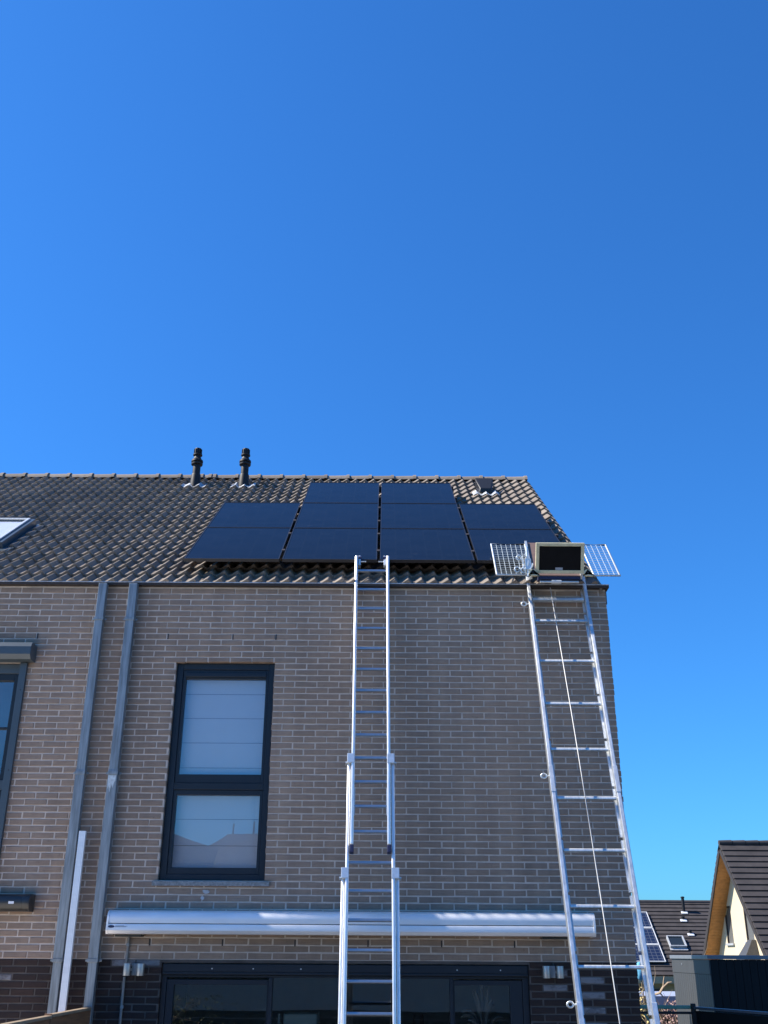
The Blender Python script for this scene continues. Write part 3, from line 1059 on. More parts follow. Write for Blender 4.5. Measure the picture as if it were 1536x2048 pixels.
vt = thing("roof_vent", "small black hooded roof vent near the ridge, right of the solar panels", "roof vent", tuple(roofp(1.53, 4.8, 0.05)))
mb = MB()
mb.hexa([roofp(1.43, 4.62, 0.07), roofp(1.63, 4.62, 0.07), roofp(1.66, 5.0, 0.05), roofp(1.40, 5.0, 0.05), roofp(1.45, 4.66, 0.13), roofp(1.61, 4.66, 0.13), roofp(1.67, 5.0, 0.22), roofp(1.39, 5.0, 0.22)])
mb.build("hood", M['black_plastic'], vt, bev=0.012)
mb = MB()
rr = random.Random(8)
nx, ny = 14, 5
grid = []
for j in range(ny + 1):
    for i in range(nx + 1):
        a = 1.33 + 0.40 * i / nx
        b = 4.5 + 0.22 * j / ny
        u = ((a - TILE0) / TW) % 1
        grid.append(roofp(a, b + rr.uniform(-0.02, 0.02) * (j == 0), 0.042 + 0.044 * tile_profile(u) + rr.uniform(0, 0.01)))
mb.add(grid, [(j * (nx + 1) + i, j * (nx + 1) + i + 1, (j + 1) * (nx + 1) + i + 1, (j + 1) * (nx + 1) + i) for j in range(ny) for i in range(nx)])
mb.build("flashing", M['lead'], vt, smooth=60, fix=False)

# ------------------------------------------------------------------ solar panels
PH = 0.226
COLS = [(-2.160, -1.131), (-1.098, -0.073), (-0.041, 0.984), (1.016, 2.045)]
ROWS = [(0.215, 1.655), (1.668, 3.105), (3.118, 4.55)]
NAMES = {
    (0, 0): "solar panel at the lower left corner of the array", (0, 1): "solar panel at the left end of the middle row, below the flues",
    (1, 0): "solar panel in the bottom row just left of the ladder top", (1, 1): "solar panel in the middle row, left of the centre gap",
    (1, 2): "left solar panel of the short top row under the ridge", (2, 0): "bottom row solar panel with faint cell lines, right of the ladder top",
    (2, 1): "solar panel in the middle row, right of the centre gap", (2, 2): "right solar panel of the short top row, beside the roof vent",
    (3, 0): "bottom right solar panel partly behind the hoist carriage", (3, 1): "solar panel at the right end of the middle row, below the roof vent"}
glass_me = frame_me = None
for ci, (xa, xb) in enumerate(COLS):
    for ri, (sa, sb) in enumerate(ROWS):
        if ri == 2 and ci in (0, 3):
            continue
        p = thing("solar_panel", NAMES[(ci, ri)], "solar panel", tuple(roofp((xa + xb) / 2, sa, PH - 0.035)), "black solar panels on the roof")
        gm = MB().box(-(xb - xa) / 2 + 0.012, (xb - xa) / 2 - 0.012, 0.012, sb - sa - 0.012, 0.004, 0.031).mesh("glass", M['solar'])
        gl = bpy.data.objects.new("glass", gm)
        COL.objects.link(gl)
        gl.parent = p
        gl.rotation_euler = (PIT, 0, 0)
        w, ln = (xb - xa) / 2, sb - sa
        fm = MB()
        fm.box(-w, -w + 0.012, 0, ln, 0, 0.035)
        fm.box(w - 0.012, w, 0, ln, 0, 0.035)
        fm.box(-w + 0.012, w - 0.012, 0, 0.012, 0, 0.035)
        fm.box(-w + 0.012, w - 0.012, ln - 0.012, ln, 0, 0.035)
        fo = bpy.data.objects.new("frame", fm.mesh("frame", M['panel_frame']))
        COL.objects.link(fo)
        fo.parent = p
        fo.rotation_euler = (PIT, 0, 0)
        for q in (0.26, 0.80):
            MB().fbox(roofp, xb - 0.004, xb + 0.030, sa + ln * q - 0.03, sa + ln * q + 0.03, PH - 0.03, PH + 0.006).build("clamp", M['trim'], p, bev=0.002)
for k, (sa, sb) in enumerate(ROWS):
    for q in (0.26, 0.80):
        s = sa + (sb - sa) * q
        a, b = (-2.2, 2.09) if k < 2 else (-1.13, 1.02)
        rl_ = MB().fbox(roofp, a, b, s - 0.02, s + 0.02, PH - 0.085, PH - 0.037).build("mounting_rail", M['black_plastic'])
        tag(rl_, ("lower" if q < 0.5 else "upper") + " black mounting rail under the " + ("bottom row", "middle row", "short top row")[k] + " of solar panels", "rail", "mounting rails under the solar panels")

# ------------------------------------------------------------------ downpipes
for (xt, xb, lab) in ((-2.952, -2.925, "left zinc downpipe of the pair, with the aluminium profile leaning against it"), (-2.632, -2.63, "right zinc downpipe of the pair, pale smear below its bracket")):
    dp = thing("downpipe", lab, "downpipe", (xt, -0.08, 0.0), "square zinc downpipes between the houses")
    w = 0.043
    for i, (za, zb, g_) in enumerate(((3.96, 5.926, 0.0), (2.30, 4.0, 0.003), (0.0, 2.36, -0.003))):
        ww = w + g_
        x = xt
        MB().box(x - ww, x + ww, -0.122 - g_, -0.045 - 0.5 * g_, za, zb).build("pipe_length", M['zinc'], dp, bev=0.006)
    for z in (5.535, 3.965, 2.285):
        br = MB()
        br.box(xt - 0.05, xt + 0.05, -0.132, -0.042, z - 0.016, z + 0.016)
        br.box(xt - 0.075, xt - 0.05, -0.09, -0.08, z - 0.01, z + 0.01)
        br.box(xt + 0.05, xt + 0.075, -0.09, -0.08, z - 0.01, z + 0.01)
        br.box(xt - 0.02, xt + 0.02, -0.042, 0.01, z - 0.012, z + 0.012)
        br.build("bracket", M['zinc'], dp, bev=0.003)
    if xt > -2.8:
        sm = MB()
        rr = random.Random(4)
        ring = [(xt - 0.042 + 0.08 * u, -0.1265, 3.94 - v) for u, v in ((0.02, 0), (0.98, 0), (0.95, 0.05), (0.8, 0.07), (0.7, 0.12), (0.5, 0.09), (0.35, 0.16), (0.2, 0.1), (0.05, 0.13))]
        sm.prism(ring, (0, 0.003, 0)).build("sealant_smear", M['zinc_pale'], dp)
al = thing("aluminium_profile", "bright aluminium mounting profile leaning upright between the two downpipes", "metal profile", (-2.846, -0.19, 0.0))
AL = R(2.5)
AF = lambda x, s_, d_: Vector((x + (3.415 - s_) * 0.0123, -0.135 - math.sin(AL) * (3.415 - s_) - math.cos(AL) * d_, s_ * math.cos(AL) + 3.415 * (1 - math.cos(AL)) - math.sin(AL) * d_))
m_ = MB()
m_.fbox(AF, -2.878, -2.816, 0.02, 3.415, 0.036, 0.040)
m_.fbox(AF, -2.878, -2.874, 0.02, 3.415, 0.0, 0.036)
m_.fbox(AF, -2.820, -2.816, 0.02, 3.415, 0.0, 0.036)
m_.build("channel", M['awning'], al)
MB().fbox(AF, -2.873, -2.821, 3.40, 3.413, 0.004, 0.035).build("end_plug", M['zinc'], al)

# ------------------------------------------------------------------ awnings
aw = thing("awning", "long silver closed awning cassette on the wall above the sliding door", "awning", (-0.28, -0.1, 2.5))


def cassette(x0, x1, zt, zb, depth):
    n = 8
    h_ = zt - zb
    top = [(-0.004, zt)]
    for i in range(n + 1):
        a = math.pi / 2 * i / n
        top.append((-depth + 0.075 - math.sin(a) * 0.075, zt - 0.075 * h_ / 0.2 + math.cos(a) * 0.075 * h_ / 0.2))
    return top


top = cassette(0, 0, 2.714, 2.512, 0.225)
sec = top + [(-0.225, 2.602), (-0.205, 2.600), (-0.004, 2.600)]
MB().prism([(-2.495, y, z) for y, z in sec], (4.435, 0, 0)).build("cassette", M['awning'], aw, smooth=30)
low = [(-0.004, 2.597), (-0.207, 2.597), (-0.228, 2.594), (-0.232, 2.585), (-0.232, 2.54), (-0.215, 2.512), (-0.15, 2.508), (-0.004, 2.515)]
MB().prism([(-2.498, y, z) for y, z in low], (4.441, 0, 0)).build("front_rail", M['awning'], aw, smooth=30)
MB().box(-2.49, 1.93, -0.20, -0.01, 2.5965, 2.6005).build("shadow_gap", M['awning_groove'], aw)
for x0, x1 in ((-2.515, -2.497), (1.941, 1.958)):
    cap = [(y * 1.01, z + (0.002 if z > 2.6 else -0.002)) for y, z in top] + [(-0.236, 2.60), (-0.236, 2.54), (-0.217, 2.508), (-0.004, 2.506)]
    MB().prism([(x0, y, z) for y, z in cap], (x1 - x0, 0, 0)).build("end_cap", M['awning'], aw, smooth=30)
lg = MB()
lg.prism([(-2.467 + 0.03 * math.cos(a), -0.2325, 2.572 + 0.0115 * math.sin(a)) for a in [i * math.pi / 10 for i in range(20)]], (0, -0.002, 0))
lg.build("logo", M['label_blue'], aw)
tx = MB()
for i, (z, a, b) in enumerate(((2.5785, -2.432, -2.352), (2.5735, -2.432, -2.322), (2.5685, -2.432, -2.336))):
    x = a
    rr = random.Random(i)
    while x < b:
        w_ = rr.uniform(0.003, 0.007)
        tx.box(x, x + w_, -0.2338, -0.2322, z - 0.0018, z + 0.0018)
        x += w_ + 0.0022
tx.build("lettering", M['label_grey'], aw)
for x in (-2.33, 1.6):
    MB().box(x - 0.12, x + 0.12, -0.13, -0.002, 2.488, 2.506).build("bracket", M['awning_dark'], aw, bev=0.003)
for x in (-2.5155, 1.9585):
    for y, z in ((-0.06, 2.68), (-0.06, 2.54), (-0.19, 2.56)):
        sg = -1 if x < 0 else 1
        MB().tube([(x, y, z), (x + sg * 0.004, y, z)], 0.007, 8).build("screw", M['galv'], aw)
al2 = thing("awning", "charcoal awning cassette end on the left neighbour's wall", "awning", (-4.5, -0.1, 2.7))
sec = []
for i in range(13):
    a = math.pi * 1.0 * i / 12
    sec.append((-0.10 - 0.075 * math.sin(a), 2.775 + 0.075 * math.cos(a)))
sec = [(-0.004, 2.85)] + sec + [(-0.004, 2.70)]
MB().prism([(-3.335, y, z) for y, z in sec], (-3.2, 0, 0)).build("cassette", M['awning_dark'], al2, smooth=35)
sec2 = [(y * 1.03, 2.775 + (z - 2.775) * 1.03) for y, z in sec]
MB().prism([(-3.265, y, z) for y, z in sec2], (-0.068, 0, 0)).build("end_cap", M['awning_dark'], al2, smooth=35, bev=0.004)
MB().box(-3.455, -3.405, -0.1785, -0.172, 2.762, 2.784).build("label", M['label_white'], al2)

# ------------------------------------------------------------------ wall spotlights and conduit
for xc, lab in ((-2.258, "twin stainless wall spotlight left of the sliding door, with conduit"), (1.57, "twin stainless wall spotlight right of the sliding door")):
    sp = thing("wall_spotlight", lab, "wall light", (xc, -0.05, 2.2), "twin spotlights beside the sliding door")
    MB().box(xc - 0.027, xc + 0.027, -0.05, 0.002, 2.162, 2.262).build("back_plate", M['zinc'], sp, bev=0.004)
    for dx in (-0.062, 0.062):
        MB().box(xc + dx * 0.4, xc + dx, -0.055, -0.035, 2.2, 2.22).build("arm", M['steel'], sp)
        cyl = MB().tube([(xc + dx, -0.085, 2.262), (xc + dx, -0.085, 2.160)], 0.033, 20)
        hd = cyl.build("spot_head", M['steel'], sp, smooth=40, bev=0.002)
        MB().tube([(xc + dx, -0.085, 2.1595), (xc + dx, -0.085, 2.157)], 0.024, 16).build("lens", M['window_dark'], hd)
cd = thing("conduit", "thin grey cable conduit running down the wall through the left spotlight", "conduit", (-2.34, -0.02, 0.0))
MB().tube([(-2.345, -0.014, 2.50), (-2.348, -0.014, 2.27)], 0.012, 10).build("upper_tube", M['conduit'], cd, smooth=50)
MB().tube([(-2.352, -0.014, 2.15), (-2.352, -0.014, 0.3)], 0.012, 10).build("lower_tube", M['conduit'], cd, smooth=50)
for z in (2.42, 1.9):
    MB().box(-2.362, -2.334, -0.03, 0.002, z - 0.012, z + 0.012).build("clip", M['zinc'], cd)

# ------------------------------------------------------------------ long extension ladder
P0 = Vector((0, -0.06, 5.98))


def ladder_frame(lean):
    u = Vector((0, math.sin(lean), math.cos(lean)))
    n = Vector((0, -math.cos(lean), math.sin(lean)))
    return lambda x, s, d: P0 + Vector((x, 0, 0)) + u * s + n * d


LF = ladder_frame(R(13))
tilt = lambda s: -0.124 + (0.02 * (-(s) + 0.3) / 3.1)      # the ladder drifts slightly to the right going down
LX = lambda x, s, d: LF(x + tilt(s), s, d)
lad = thing("extension_ladder", "tall three-section aluminium extension ladder leaning on the eave in mid-wall", "ladder", tuple(LF(tilt(-6.1), -6.13, 0)))
SW = 0.032
SECTS = [(0.184, 0.320, -2.80, 0.0, 'top'), (0.222, -1.94, -4.9, -0.028, 'mid'), (0.257, -3.0, -6.12, -0.056, 'low')]
for w, st, sb, d0, nm in SECTS:
    for sg in (-1, 1):
        a, b = sorted((sg * w, sg * (w - SW)))
        m_ = MB()
        m_.fbox(LX, a, b, sb, st, d0 - 0.045, d0 + 0.02)
        k0 = a + SW * 0.42
        stl = m_.build("stile", M['alu'], lad, bev=0.012, smooth=60)
        MB().fbox(LX, a + SW * 0.44, a + SW * 0.56, sb + 0.03, st - 0.03, d0 + 0.0205, d0 + 0.0215).build("groove", M['alu_worn'], stl)
        if nm != 'low':
            MB().fbox(LX, a - 0.002, b + 0.002, sb - 0.07, sb - 0.001, d0 - 0.047, d0 + 0.022).build("rubber_foot", M['blue_plastic'], lad, bev=0.006)
        else:
            MB().fbox(LX, a - 0.004, b + 0.004, sb - 0.02, sb + 0.06, d0 - 0.05, d0 + 0.024).build("rubber_foot", M['black_plastic'], lad, bev=0.006)
        if nm != 'top':
            gb = MB()
            g0, g1 = (a - 0.001, b + SW + 0.004) if sg < 0 else (a - SW - 0.004, b + 0.001)
            gb.fbox(LX, g0, g1, st - 0.09, st + 0.004, d0 + 0.0225, d0 + 0.052)
            gb.build("guide_bracket", M['galv'], lad, bev=0.004)
            MB().fbox(LX, *sorted((sg * (w + 0.018), sg * (w - 0.01))), st - 0.085, st - 0.072, d0 - 0.03, d0 + 0.03).build("latch_pin", M['galv'], lad)
def rung(s, w, d):
    m_ = MB()
    m_.fbox(LX, -w + SW * 0.6, w - SW * 0.6, s - 0.013, s + 0.013, d - 0.03, d + 0.0)
    m_.build("rung", M['alu_rung'], lad, bev=0.007)
for k in range(13):
    rung(0.141 - 0.2345 * k, 0.184, 0.0)
for k in range(0, 9):
    s = -2.944 - 0.2465 * k
    if s > -4.85:
        rung(s, 0.222, -0.028)
for k in range(5, 13):
    rung(-2.944 - 0.2465 * k - 0.03 * (k > 7), 0.257, -0.056)
for s in (-2.07,):
    MB().fbox(LX, -0.15, -0.145, s - 0.45, s - 0.2, -0.04, 0.0).build("safety_strap", M['galv'], lad)
    MB().fbox(LX, 0.145, 0.15, s - 0.45, s - 0.2, -0.04, 0.0).build("safety_strap", M['galv'], lad)
for sg in (-1, 1):
    x = sg * 0.135
    m_ = MB()
    m_.fbox(LX, x - 0.012, x + 0.012, 0.22, 0.345, -0.09, -0.02)
    m_.build("roof_hook", M['galv'], lad, bev=0.006)
    c_ = LX(x, 0.315, -0.05)
    MB().tube([c_ + Vector((-0.02, 0, 0)), c_ + Vector((0.02, 0, 0))], 0.035, 14).build("roof_wheel", M['blue_plastic'], lad, smooth=40)
    c2 = LX(x - sg * 0.035, 0.27, -0.03)
    MB().tube([c2 + Vector((-0.035, 0, 0)), c2 + Vector((0.035, 0, 0))], 0.008, 8).build("hook_pin", M['galv'], lad, smooth=40)

# ------------------------------------------------------------------ roof hoist: ladder rails, carriage, cable
HF = ladder_frame(R(18))
hx = lambda s: 1.835 + (-s - 0.55) * 0.0085
HX = lambda x, s, d: HF(x + hx(s), s, d)
hl = thing("hoist_ladder", "wide worn aluminium roof hoist ladder leaning at the right corner of the house", "hoist ladder", tuple(HF(hx(-6.29), -6.29, 0)))
for sg in (-1, 1):
    out_, inn = 0.314, 0.278
    a, b = sorted((sg * out_, sg * inn))
    m_ = MB()
    m_.fbox(HX, a, b, -6.28, 0.10, -0.08, 0.0)
    rail = m_.build("rail", M['alu_worn'], hl, bev=0.006)
    lip = MB()
    li = sorted((sg * (inn - 0.001), sg * (inn - 0.022)))
    s = -6.2
    while s < -0.3:
        lip.fbox(HX, li[0], li[1], s, s + 0.46, -0.08, -0.066)
        s += 0.4885
    lip.build("inner_flange", M['alu_worn'], rail)
    MB().fbox(HX, a - 0.004, b + 0.004, -6.3, -6.2, -0.085, 0.005).build("rubber_foot", M['black_plastic'], hl, bev=0.005)
    for s in (-2.25, -4.3):
        MB().fbox(HX, a - 0.003, b + 0.003, s - 0.13, s + 0.13, -0.083, 0.0035).build("rail_joint", M['alu_worn'], hl, bev=0.003)
for k in range(-1, 12):
    s = -0.475 - 0.4885 * k
    if s < -0.02 and s > -6.2:
        MB().fbox(HX, -0.271, 0.271, s - 0.013, s + 0.013, -0.050, -0.018).build("rung", M['alu_worn'], hl, bev=0.006)
MB().fbox(HX, -0.271, 0.271, -0.215, -0.18, -0.06, -0.02).build("top_crossbar", M['galv'], hl, bev=0.006)
for s in (-0.262, -2.213, -4.182):
    x = -0.345
    c_ = HX(x - 0.02, s, -0.03)
    n = 14
    ringp = [c_ + Vector((math.cos(i * 2 * math.pi / n) * 0.024, 0, math.sin(i * 2 * math.pi / n) * 0.02)) for i in range(n + 1)]
    eb = MB().tube(ringp, 0.0085, 8)
    eb.tube([HX(-0.345, s, -0.03), HX(-0.31, s, -0.03)], 0.008, 8)
    eb.build("eye_bolt", M['galv'], hl, smooth=50)
cb = thing("hoist_cable", "thin steel hoist cable running down between the hoist ladder rails", "cable", tuple(HF(1.86, -6.25, 0.05)))
pts = [HF(1.753 + 0.108 * (i / 12) + 0.018 * math.sin(i / 12 * math.pi), -0.09 - 6.15 * 0.69 * (i / 12), 0.03 - 0.02 * math.sin(i / 12 * math.pi)) for i in range(13)]
pts += [HF(1.861 + 0.05, -6.2, 0.02)]
MB().tube(pts, 0.0045, 6).build("cable", M['rope'], cb, smooth=60)

# carriage
CY = -0.33
ca = thing("hoist_carriage", "hoist carriage with dark framed board and two wire mesh wings at the eave", "carriage", (1.85, CY, 5.97))
LEANB = R(45)
BP = Vector((0, -0.2, 6.03))
bu = Vector((0, math.sin(LEANB), math.cos(LEANB)))
bn = Vector((0, -math.cos(LEANB), math.sin(LEANB)))
BS = lambda x, s, d: BP + Vector((x + 0.055 * s, 0, 0)) + bu * s + bn * d
BX = lambda x, s, d: BP + Vector((x, 0, 0)) + bu * s + bn * d
# bed of the carriage: brown plywood, lies along the roof
MB().fbox(BS, 1.563, 2.06, -0.02, 0.84, -0.03, -0.012).build("bed_board", M['ply_brown'], ca, bev=0.003)
m_ = MB()
m_.fbox(BS, 1.536, 1.561, -0.03, 0.84, -0.05, 0.012)
m_.fbox(BS, 2.062, 2.086, -0.03, 0.80, -0.05, 0.012)
m_.build("bed_rail", M['galv'], ca, bev=0.003)
# side wings of welded mesh
for x0, x1, t0, t1 in ((1.185, 1.545, 1.2, 1.575), (2.20, 2.47, 2.20, 2.478)):
    wg = part("mesh_wing", ca)
    q = lambda u, s: BX(x0 + (x1 - x0) * u + ((t0 - x0) * (1 - u) + (t1 - x1) * u) * (s / 0.78), s - 0.04, 0.0)
    fm = MB()
    fm.tube([q(0, 0), q(1, 0), q(1, 0.80), q(0, 0.80), q(0, 0)], 0.011, 8)
    fm.build("wing_frame", M['galv'], wg, smooth=50)
    wires = MB()
    nx = 7 if x0 < 2 else 5
    for i in range(1, nx):
        wires.tube([q(i / nx, 0), q(i / nx, 0.80)], 0.0024, 5)
    ny = 17
    for j in range(1, ny):
        wires.tube([q(0, 0.80 * j / ny), q(1, 0.80 * j / ny)], 0.0024, 5)
    wires.build("mesh_wire", M['zinc_pale'], wg, smooth=60)
# front board: underside towards the camera, tips forward at the top
LT = R(-28)
tu = Vector((0, math.sin(LT), math.cos(LT)))
tn = Vector((0, -math.cos(LT), math.sin(LT)))
TP = Vector((0, CY, 5.985))
TX = lambda x, s, d: TP + Vector((x, 0, 0)) + tu * s + tn * d
XA, XB, HT = 1.572, 2.072, 0.318
MB().fbox(TX, XA + 0.03, XB - 0.03, 0.03, HT - 0.03, -0.012, 0.004).build("front_board", M['ply_dark'], ca)
m_ = MB()
m_.fbox(TX, XA, XA + 0.034, 0, HT, -0.02, 0.016)
m_.fbox(TX, XB - 0.034, XB, 0, HT, -0.02, 0.016)
m_.fbox(TX, XA + 0.034, XB - 0.034, 0, 0.034, -0.02, 0.016)
m_.fbox(TX, XA + 0.034, XB - 0.034, HT - 0.034, HT, -0.02, 0.016)
m_.build("front_frame", M['cream_paint'], ca, bev=0.003)
MB().fbox(TX, 1.776, 1.852, 0.036, 0.062, 0.0045, 0.007).build("name_plate", M['label_grey'], ca)
for x in (XA - 0.012, XB + 0.012):
    c_ = TX(x, -0.01, 0)
    poly = [c_ + Vector((0, -0.055 * math.cos(a), 0.06 * math.sin(a))) for a in [i * math.pi / 8 for i in range(9)]] + [c_ + Vector((0, 0.1, -0.02))]
    sg = -1 if x < 1.8 else 1
    hg = MB()
    hg.prism([c_ + Vector((0, -0.045, 0)) + Vector((0.045 * math.cos(a) * 1.0 + sg * 0.02, -0.012, 0.05 * math.sin(a) - 0.012)) for a in [i * math.pi / 10 for i in range(11)]] + [c_ + Vector((-0.025 + sg * 0.02, -0.057, -0.03)), c_ + Vector((0.045 + sg * 0.02, -0.057, -0.03))][::-1], (0, 0.03, 0))
    hb_ = hg.build("hinge_plate", M['cream_paint'], ca, bev=0.003)
    MB().tube([c_ + Vector((sg * 0.02, -0.058, 0.0)), c_ + Vector((sg * 0.02, -0.066, 0.0))], 0.01, 10).build("hinge_pin", M['black_plastic'], hb_)
# chassis under the board, rollers and the locking gear on its left
m_ = MB()
m_.box(XA + 0.03, XB - 0.03, CY + 0.02, CY + 0.12, 5.93, 5.962)
m_.build("chassis_bar", M['blue_plastic'], ca, bev=0.004)
MB().tube([(XA + 0.05, CY + 0.04, 5.905), (XB - 0.05, CY + 0.04, 5.905)], 0.013, 10).build("axle", M['galv'], ca, smooth=50)
MB().tube([(1.74, CY + 0.035, 5.905), (1.84, CY + 0.035, 5.905)], 0.021, 12).build("cable_drum", M['white_paint'], ca, smooth=50)
lk = MB()
rr = random.Random(12)
for i in range(7):
    p = Vector((1.50 + rr.uniform(-0.05, 0.04), CY + rr.uniform(-0.02, 0.03), 6.0 + rr.uniform(-0.02, 0.2)))
    q = p + Vector((rr.uniform(-0.05, 0.05), rr.uniform(-0.02, 0.02), rr.uniform(0.03, 0.12)))
    lk.tube([p, (p + q) / 2 + Vector((0.01, -0.01, 0)), q], 0.009, 6)
lk.tube([(1.50, CY, 5.95), (1.495, CY, 6.28)], 0.014, 8)
lk.box(1.47, 1.53, CY - 0.02, CY + 0.02, 6.02, 6.14)
lk.build("lock_lever", M['galv'], ca, smooth=50)
for cx_, cz_ in ((1.41, 6.155), (1.385, 6.025), (1.45, 6.015)):
    n = 12
    MB().tube([(cx_ + math.cos(i * 2 * math.pi / n) * 0.026, CY, cz_ + math.sin(i * 2 * math.pi / n) * 0.026) for i in range(n)], 0.008, 6).build("lock_ring", M['galv'], ca, smooth=50)

# ------------------------------------------------------------------ garden fence on the left
fe = thing("garden_fence", "brown plank garden fence with capping coloured as sunlit, bottom left below the downpipes", "fence", (-2.62, -1.5, 0))
FX = -2.62
for y0, y1, dz in ((-1.30, -0.14, 0.0), (-2.6, -1.33, -0.008)):
    nb = 11
    hh = 1.875 / nb
    for k in range(nb):
        MB().box(FX - 0.014, FX + 0.014, y0, y1, 0.005 + k * hh + dz + 0.004, (k + 1) * hh + dz).build("plank", M['fence_wood'], fe, bev=0.004)
    MB().box(FX - 0.03, FX + 0.03, y0, y1 + 0.002, 1.878 + dz, 1.902 + dz).build("capping", M['fence_cap'], fe, bev=0.005)
for y in (-0.11, -1.315):
    MB().box(FX - 0.035, FX + 0.02, y - 0.013, y + 0.013, 0.0, 1.905).build("post", M['fence_wood'], fe, bev=0.004)
n = 12
MB().tube([(FX + 0.05, -2.1 + math.cos(i * 2 * math.pi / n) * 0.03, 1.84 + math.sin(i * 2 * math.pi / n) * 0.03) for i in range(n + 1)], 0.006, 6).build("hook_ring", M['galv'], fe, smooth=50)

# ------------------------------------------------------------------ right: fence, shed, shrubs, far houses
rf = thing("slat_fence", "dark garden fence with green top rail and diagonal slats, bottom right corner", "fence", (3.4, 2.0, 0))
MB().box(2.4, 3.36, 2.0, 2.03, 1.825, 1.862).build("top_rail", M['fence_green'], rf, bev=0.006)
MB().box(2.4, 3.36, 2.005, 2.025, 1.775, 1.80).build("lower_rail", M['fence_dark'], rf)
for i in range(14):
    x = 2.36 + i * 0.075
    MB().hexa([(x, 2.006, 1.2), (x + 0.028, 2.006, 1.2), (x + 0.028, 2.018, 1.2), (x, 2.018, 1.2), (x - 0.42, 2.006, 1.774), (x - 0.392, 2.006, 1.774), (x - 0.392, 2.018, 1.774), (x - 0.42, 2.018, 1.774)]).build("slat", M['fence_green' if i % 2 == 0 else 'fence_dark'], rf)
MB().box(3.365, 3.41, 1.98, 2.03, 0.0, 1.88).build("post", M['fence_dark'], rf, bev=0.004)
p_a, p_b = Vector((3.41, 2.0, 0)), Vector((3.95, 0.6, 0))
d = (p_b - p_a).normalized()
sd = Vector((d.y, -d.x, 0))
FR = lambda a, b, c_: p_a + d * a + sd * b + Vector((0, 0, c_))
for k in range(9):
    MB().fbox(FR, 0.02, 2.4, -0.012, 0.012, 0.02 + k * 0.2, 0.21 + k * 0.2).build("board", M['fence_dark'], rf, bev=0.004)
MB().fbox(FR, 0.0, 2.4, -0.03, 0.03, 1.825, 1.85).build("capping", M['shed_cap'], rf, bev=0.004)

sh = thing("garden_shed", "dark anthracite clad garden building with grey capping, right edge of the photo", "shed", (7.5, 9.5, 0))
SX, SY0, SY1, SX1, ST = 5.50, 8.45, 10.85, 12.5, 2.31
MB().box(SX + 0.02, SX1, SY0 + 0.02, SY1, 0.0, ST - 0.02).build("body", M['shed_clad'], sh)
yy = SY0
i = 0
while yy < SY1 - 0.02:
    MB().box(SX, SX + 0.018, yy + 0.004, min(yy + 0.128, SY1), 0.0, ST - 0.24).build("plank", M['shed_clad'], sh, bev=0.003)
    yy += 0.13
    i += 1
MB().box(SX - 0.006, SX + 0.018, SY0, SY1, ST - 0.235, ST - 0.004).build("fascia", M['shed_clad'], sh, bev=0.003)
xx = SX + 0.02
while xx < 9.2:
    MB().box(xx + 0.004, xx + 0.128, SY0, SY0 + 0.018, 0.0, ST - 0.004).build("plank", M['shed_shaded'], sh, bev=0.003)
    xx += 0.13
MB().box(SX - 0.03, SX1, SY0 - 0.03, SY0 + 0.08, ST, ST + 0.062).build("capping", M['shed_cap'], sh, bev=0.004)
MB().box(SX - 0.03, SX + 0.08, SY0 + 0.082, SY1 + 0.03, ST, ST + 0.06).build("capping", M['shed_cap'], sh, bev=0.004)
MB().tube([(SX - 0.006, 10.15, ST - 0.09), (SX - 0.012, 10.15, ST - 0.09)], 0.02, 10).build("vent_cap", M['shed_cap'], sh)

gs = thing("flat_roof_garage", "low flat roofed building with white fascia coloured as shaded, behind the green fence rail", "garage", (6.0, 15.5, 0))
MB().box(5.3, 7.4, 14.05, 17, 0.0, 1.38).build("wall", M['dark_brick'], gs)
MB().box(5.2, 7.5, 13.95, 17.1, 1.385, 1.57).build("fascia", M['shaded_fascia'], gs, bev=0.01)

# far house with roof window and solar panels
fh = thing("far_house", "distant house with long dark tiled roof, vent pipe and solar panels, between hoist and shed", "house", (14, 42, -2))
FP = R(38)
FE = Vector((0, 38.0, 1.58))
fu = Vector((0, math.cos(FP), math.sin(FP)))
fn = Vector((0, -math.sin(FP), math.cos(FP)))
FRF = lambda a, b, c_: FE + Vector((a, 0, 0)) + fu * b + fn * c_
FLEN = 5.1
MB().fbox(FRF, 4, 24, 0, FLEN, -0.2, -0.01).build("roof_deck", M['concrete'], fh)
rows = MB()
b = 0.0
while b < FLEN - 0.05:
    rows.hexa([FRF(4, b, 0), FRF(24, b, 0), FRF(24, b + 0.30, 0), FRF(4, b + 0.30, 0), FRF(4, b, 0.055), FRF(24, b, 0.055), FRF(24, b + 0.30, 0.012), FRF(4, b + 0.30, 0.012)])
    b += 0.272
rows.build("tile_rows", M['far_tile'], fh, kind='stuff')
rp = FRF(0, FLEN, 0)
MB().tube([(4, rp.y, rp.z - 0.02), (24, rp.y, rp.z - 0.02)], 0.12, 10).build("ridge", M['far_tile'], fh, smooth=50)
MB().prism([(4, 38.3, -2), (4, rp.y * 2 - 38.3, -2), (4, rp.y * 2 - 38.3, 1.5), (4, rp.y, rp.z - 0.3), (4, 38.3, 1.5)], (20, 0, 0)).build("wall", M['beige_wall'], fh)
MB().box(4, 24, 37.85, 38.02, 1.28, 1.55).build("eave_board", M['beige_wall'], fh)
for x in (10.8, 13.1):
    w_ = MB().box(x, x + 1.3, 38.22, 38.29, 0.0, 1.05).build("window", M['frame'], fh)
    MB().box(x + 0.1, x + 0.62, 38.2, 38.215, 0.1, 0.95).build("pane", M['window_dark'], w_)
    MB().box(x + 0.7, x + 1.2, 38.2, 38.215, 0.1, 0.95).build("pane", M['window_dark'], w_)
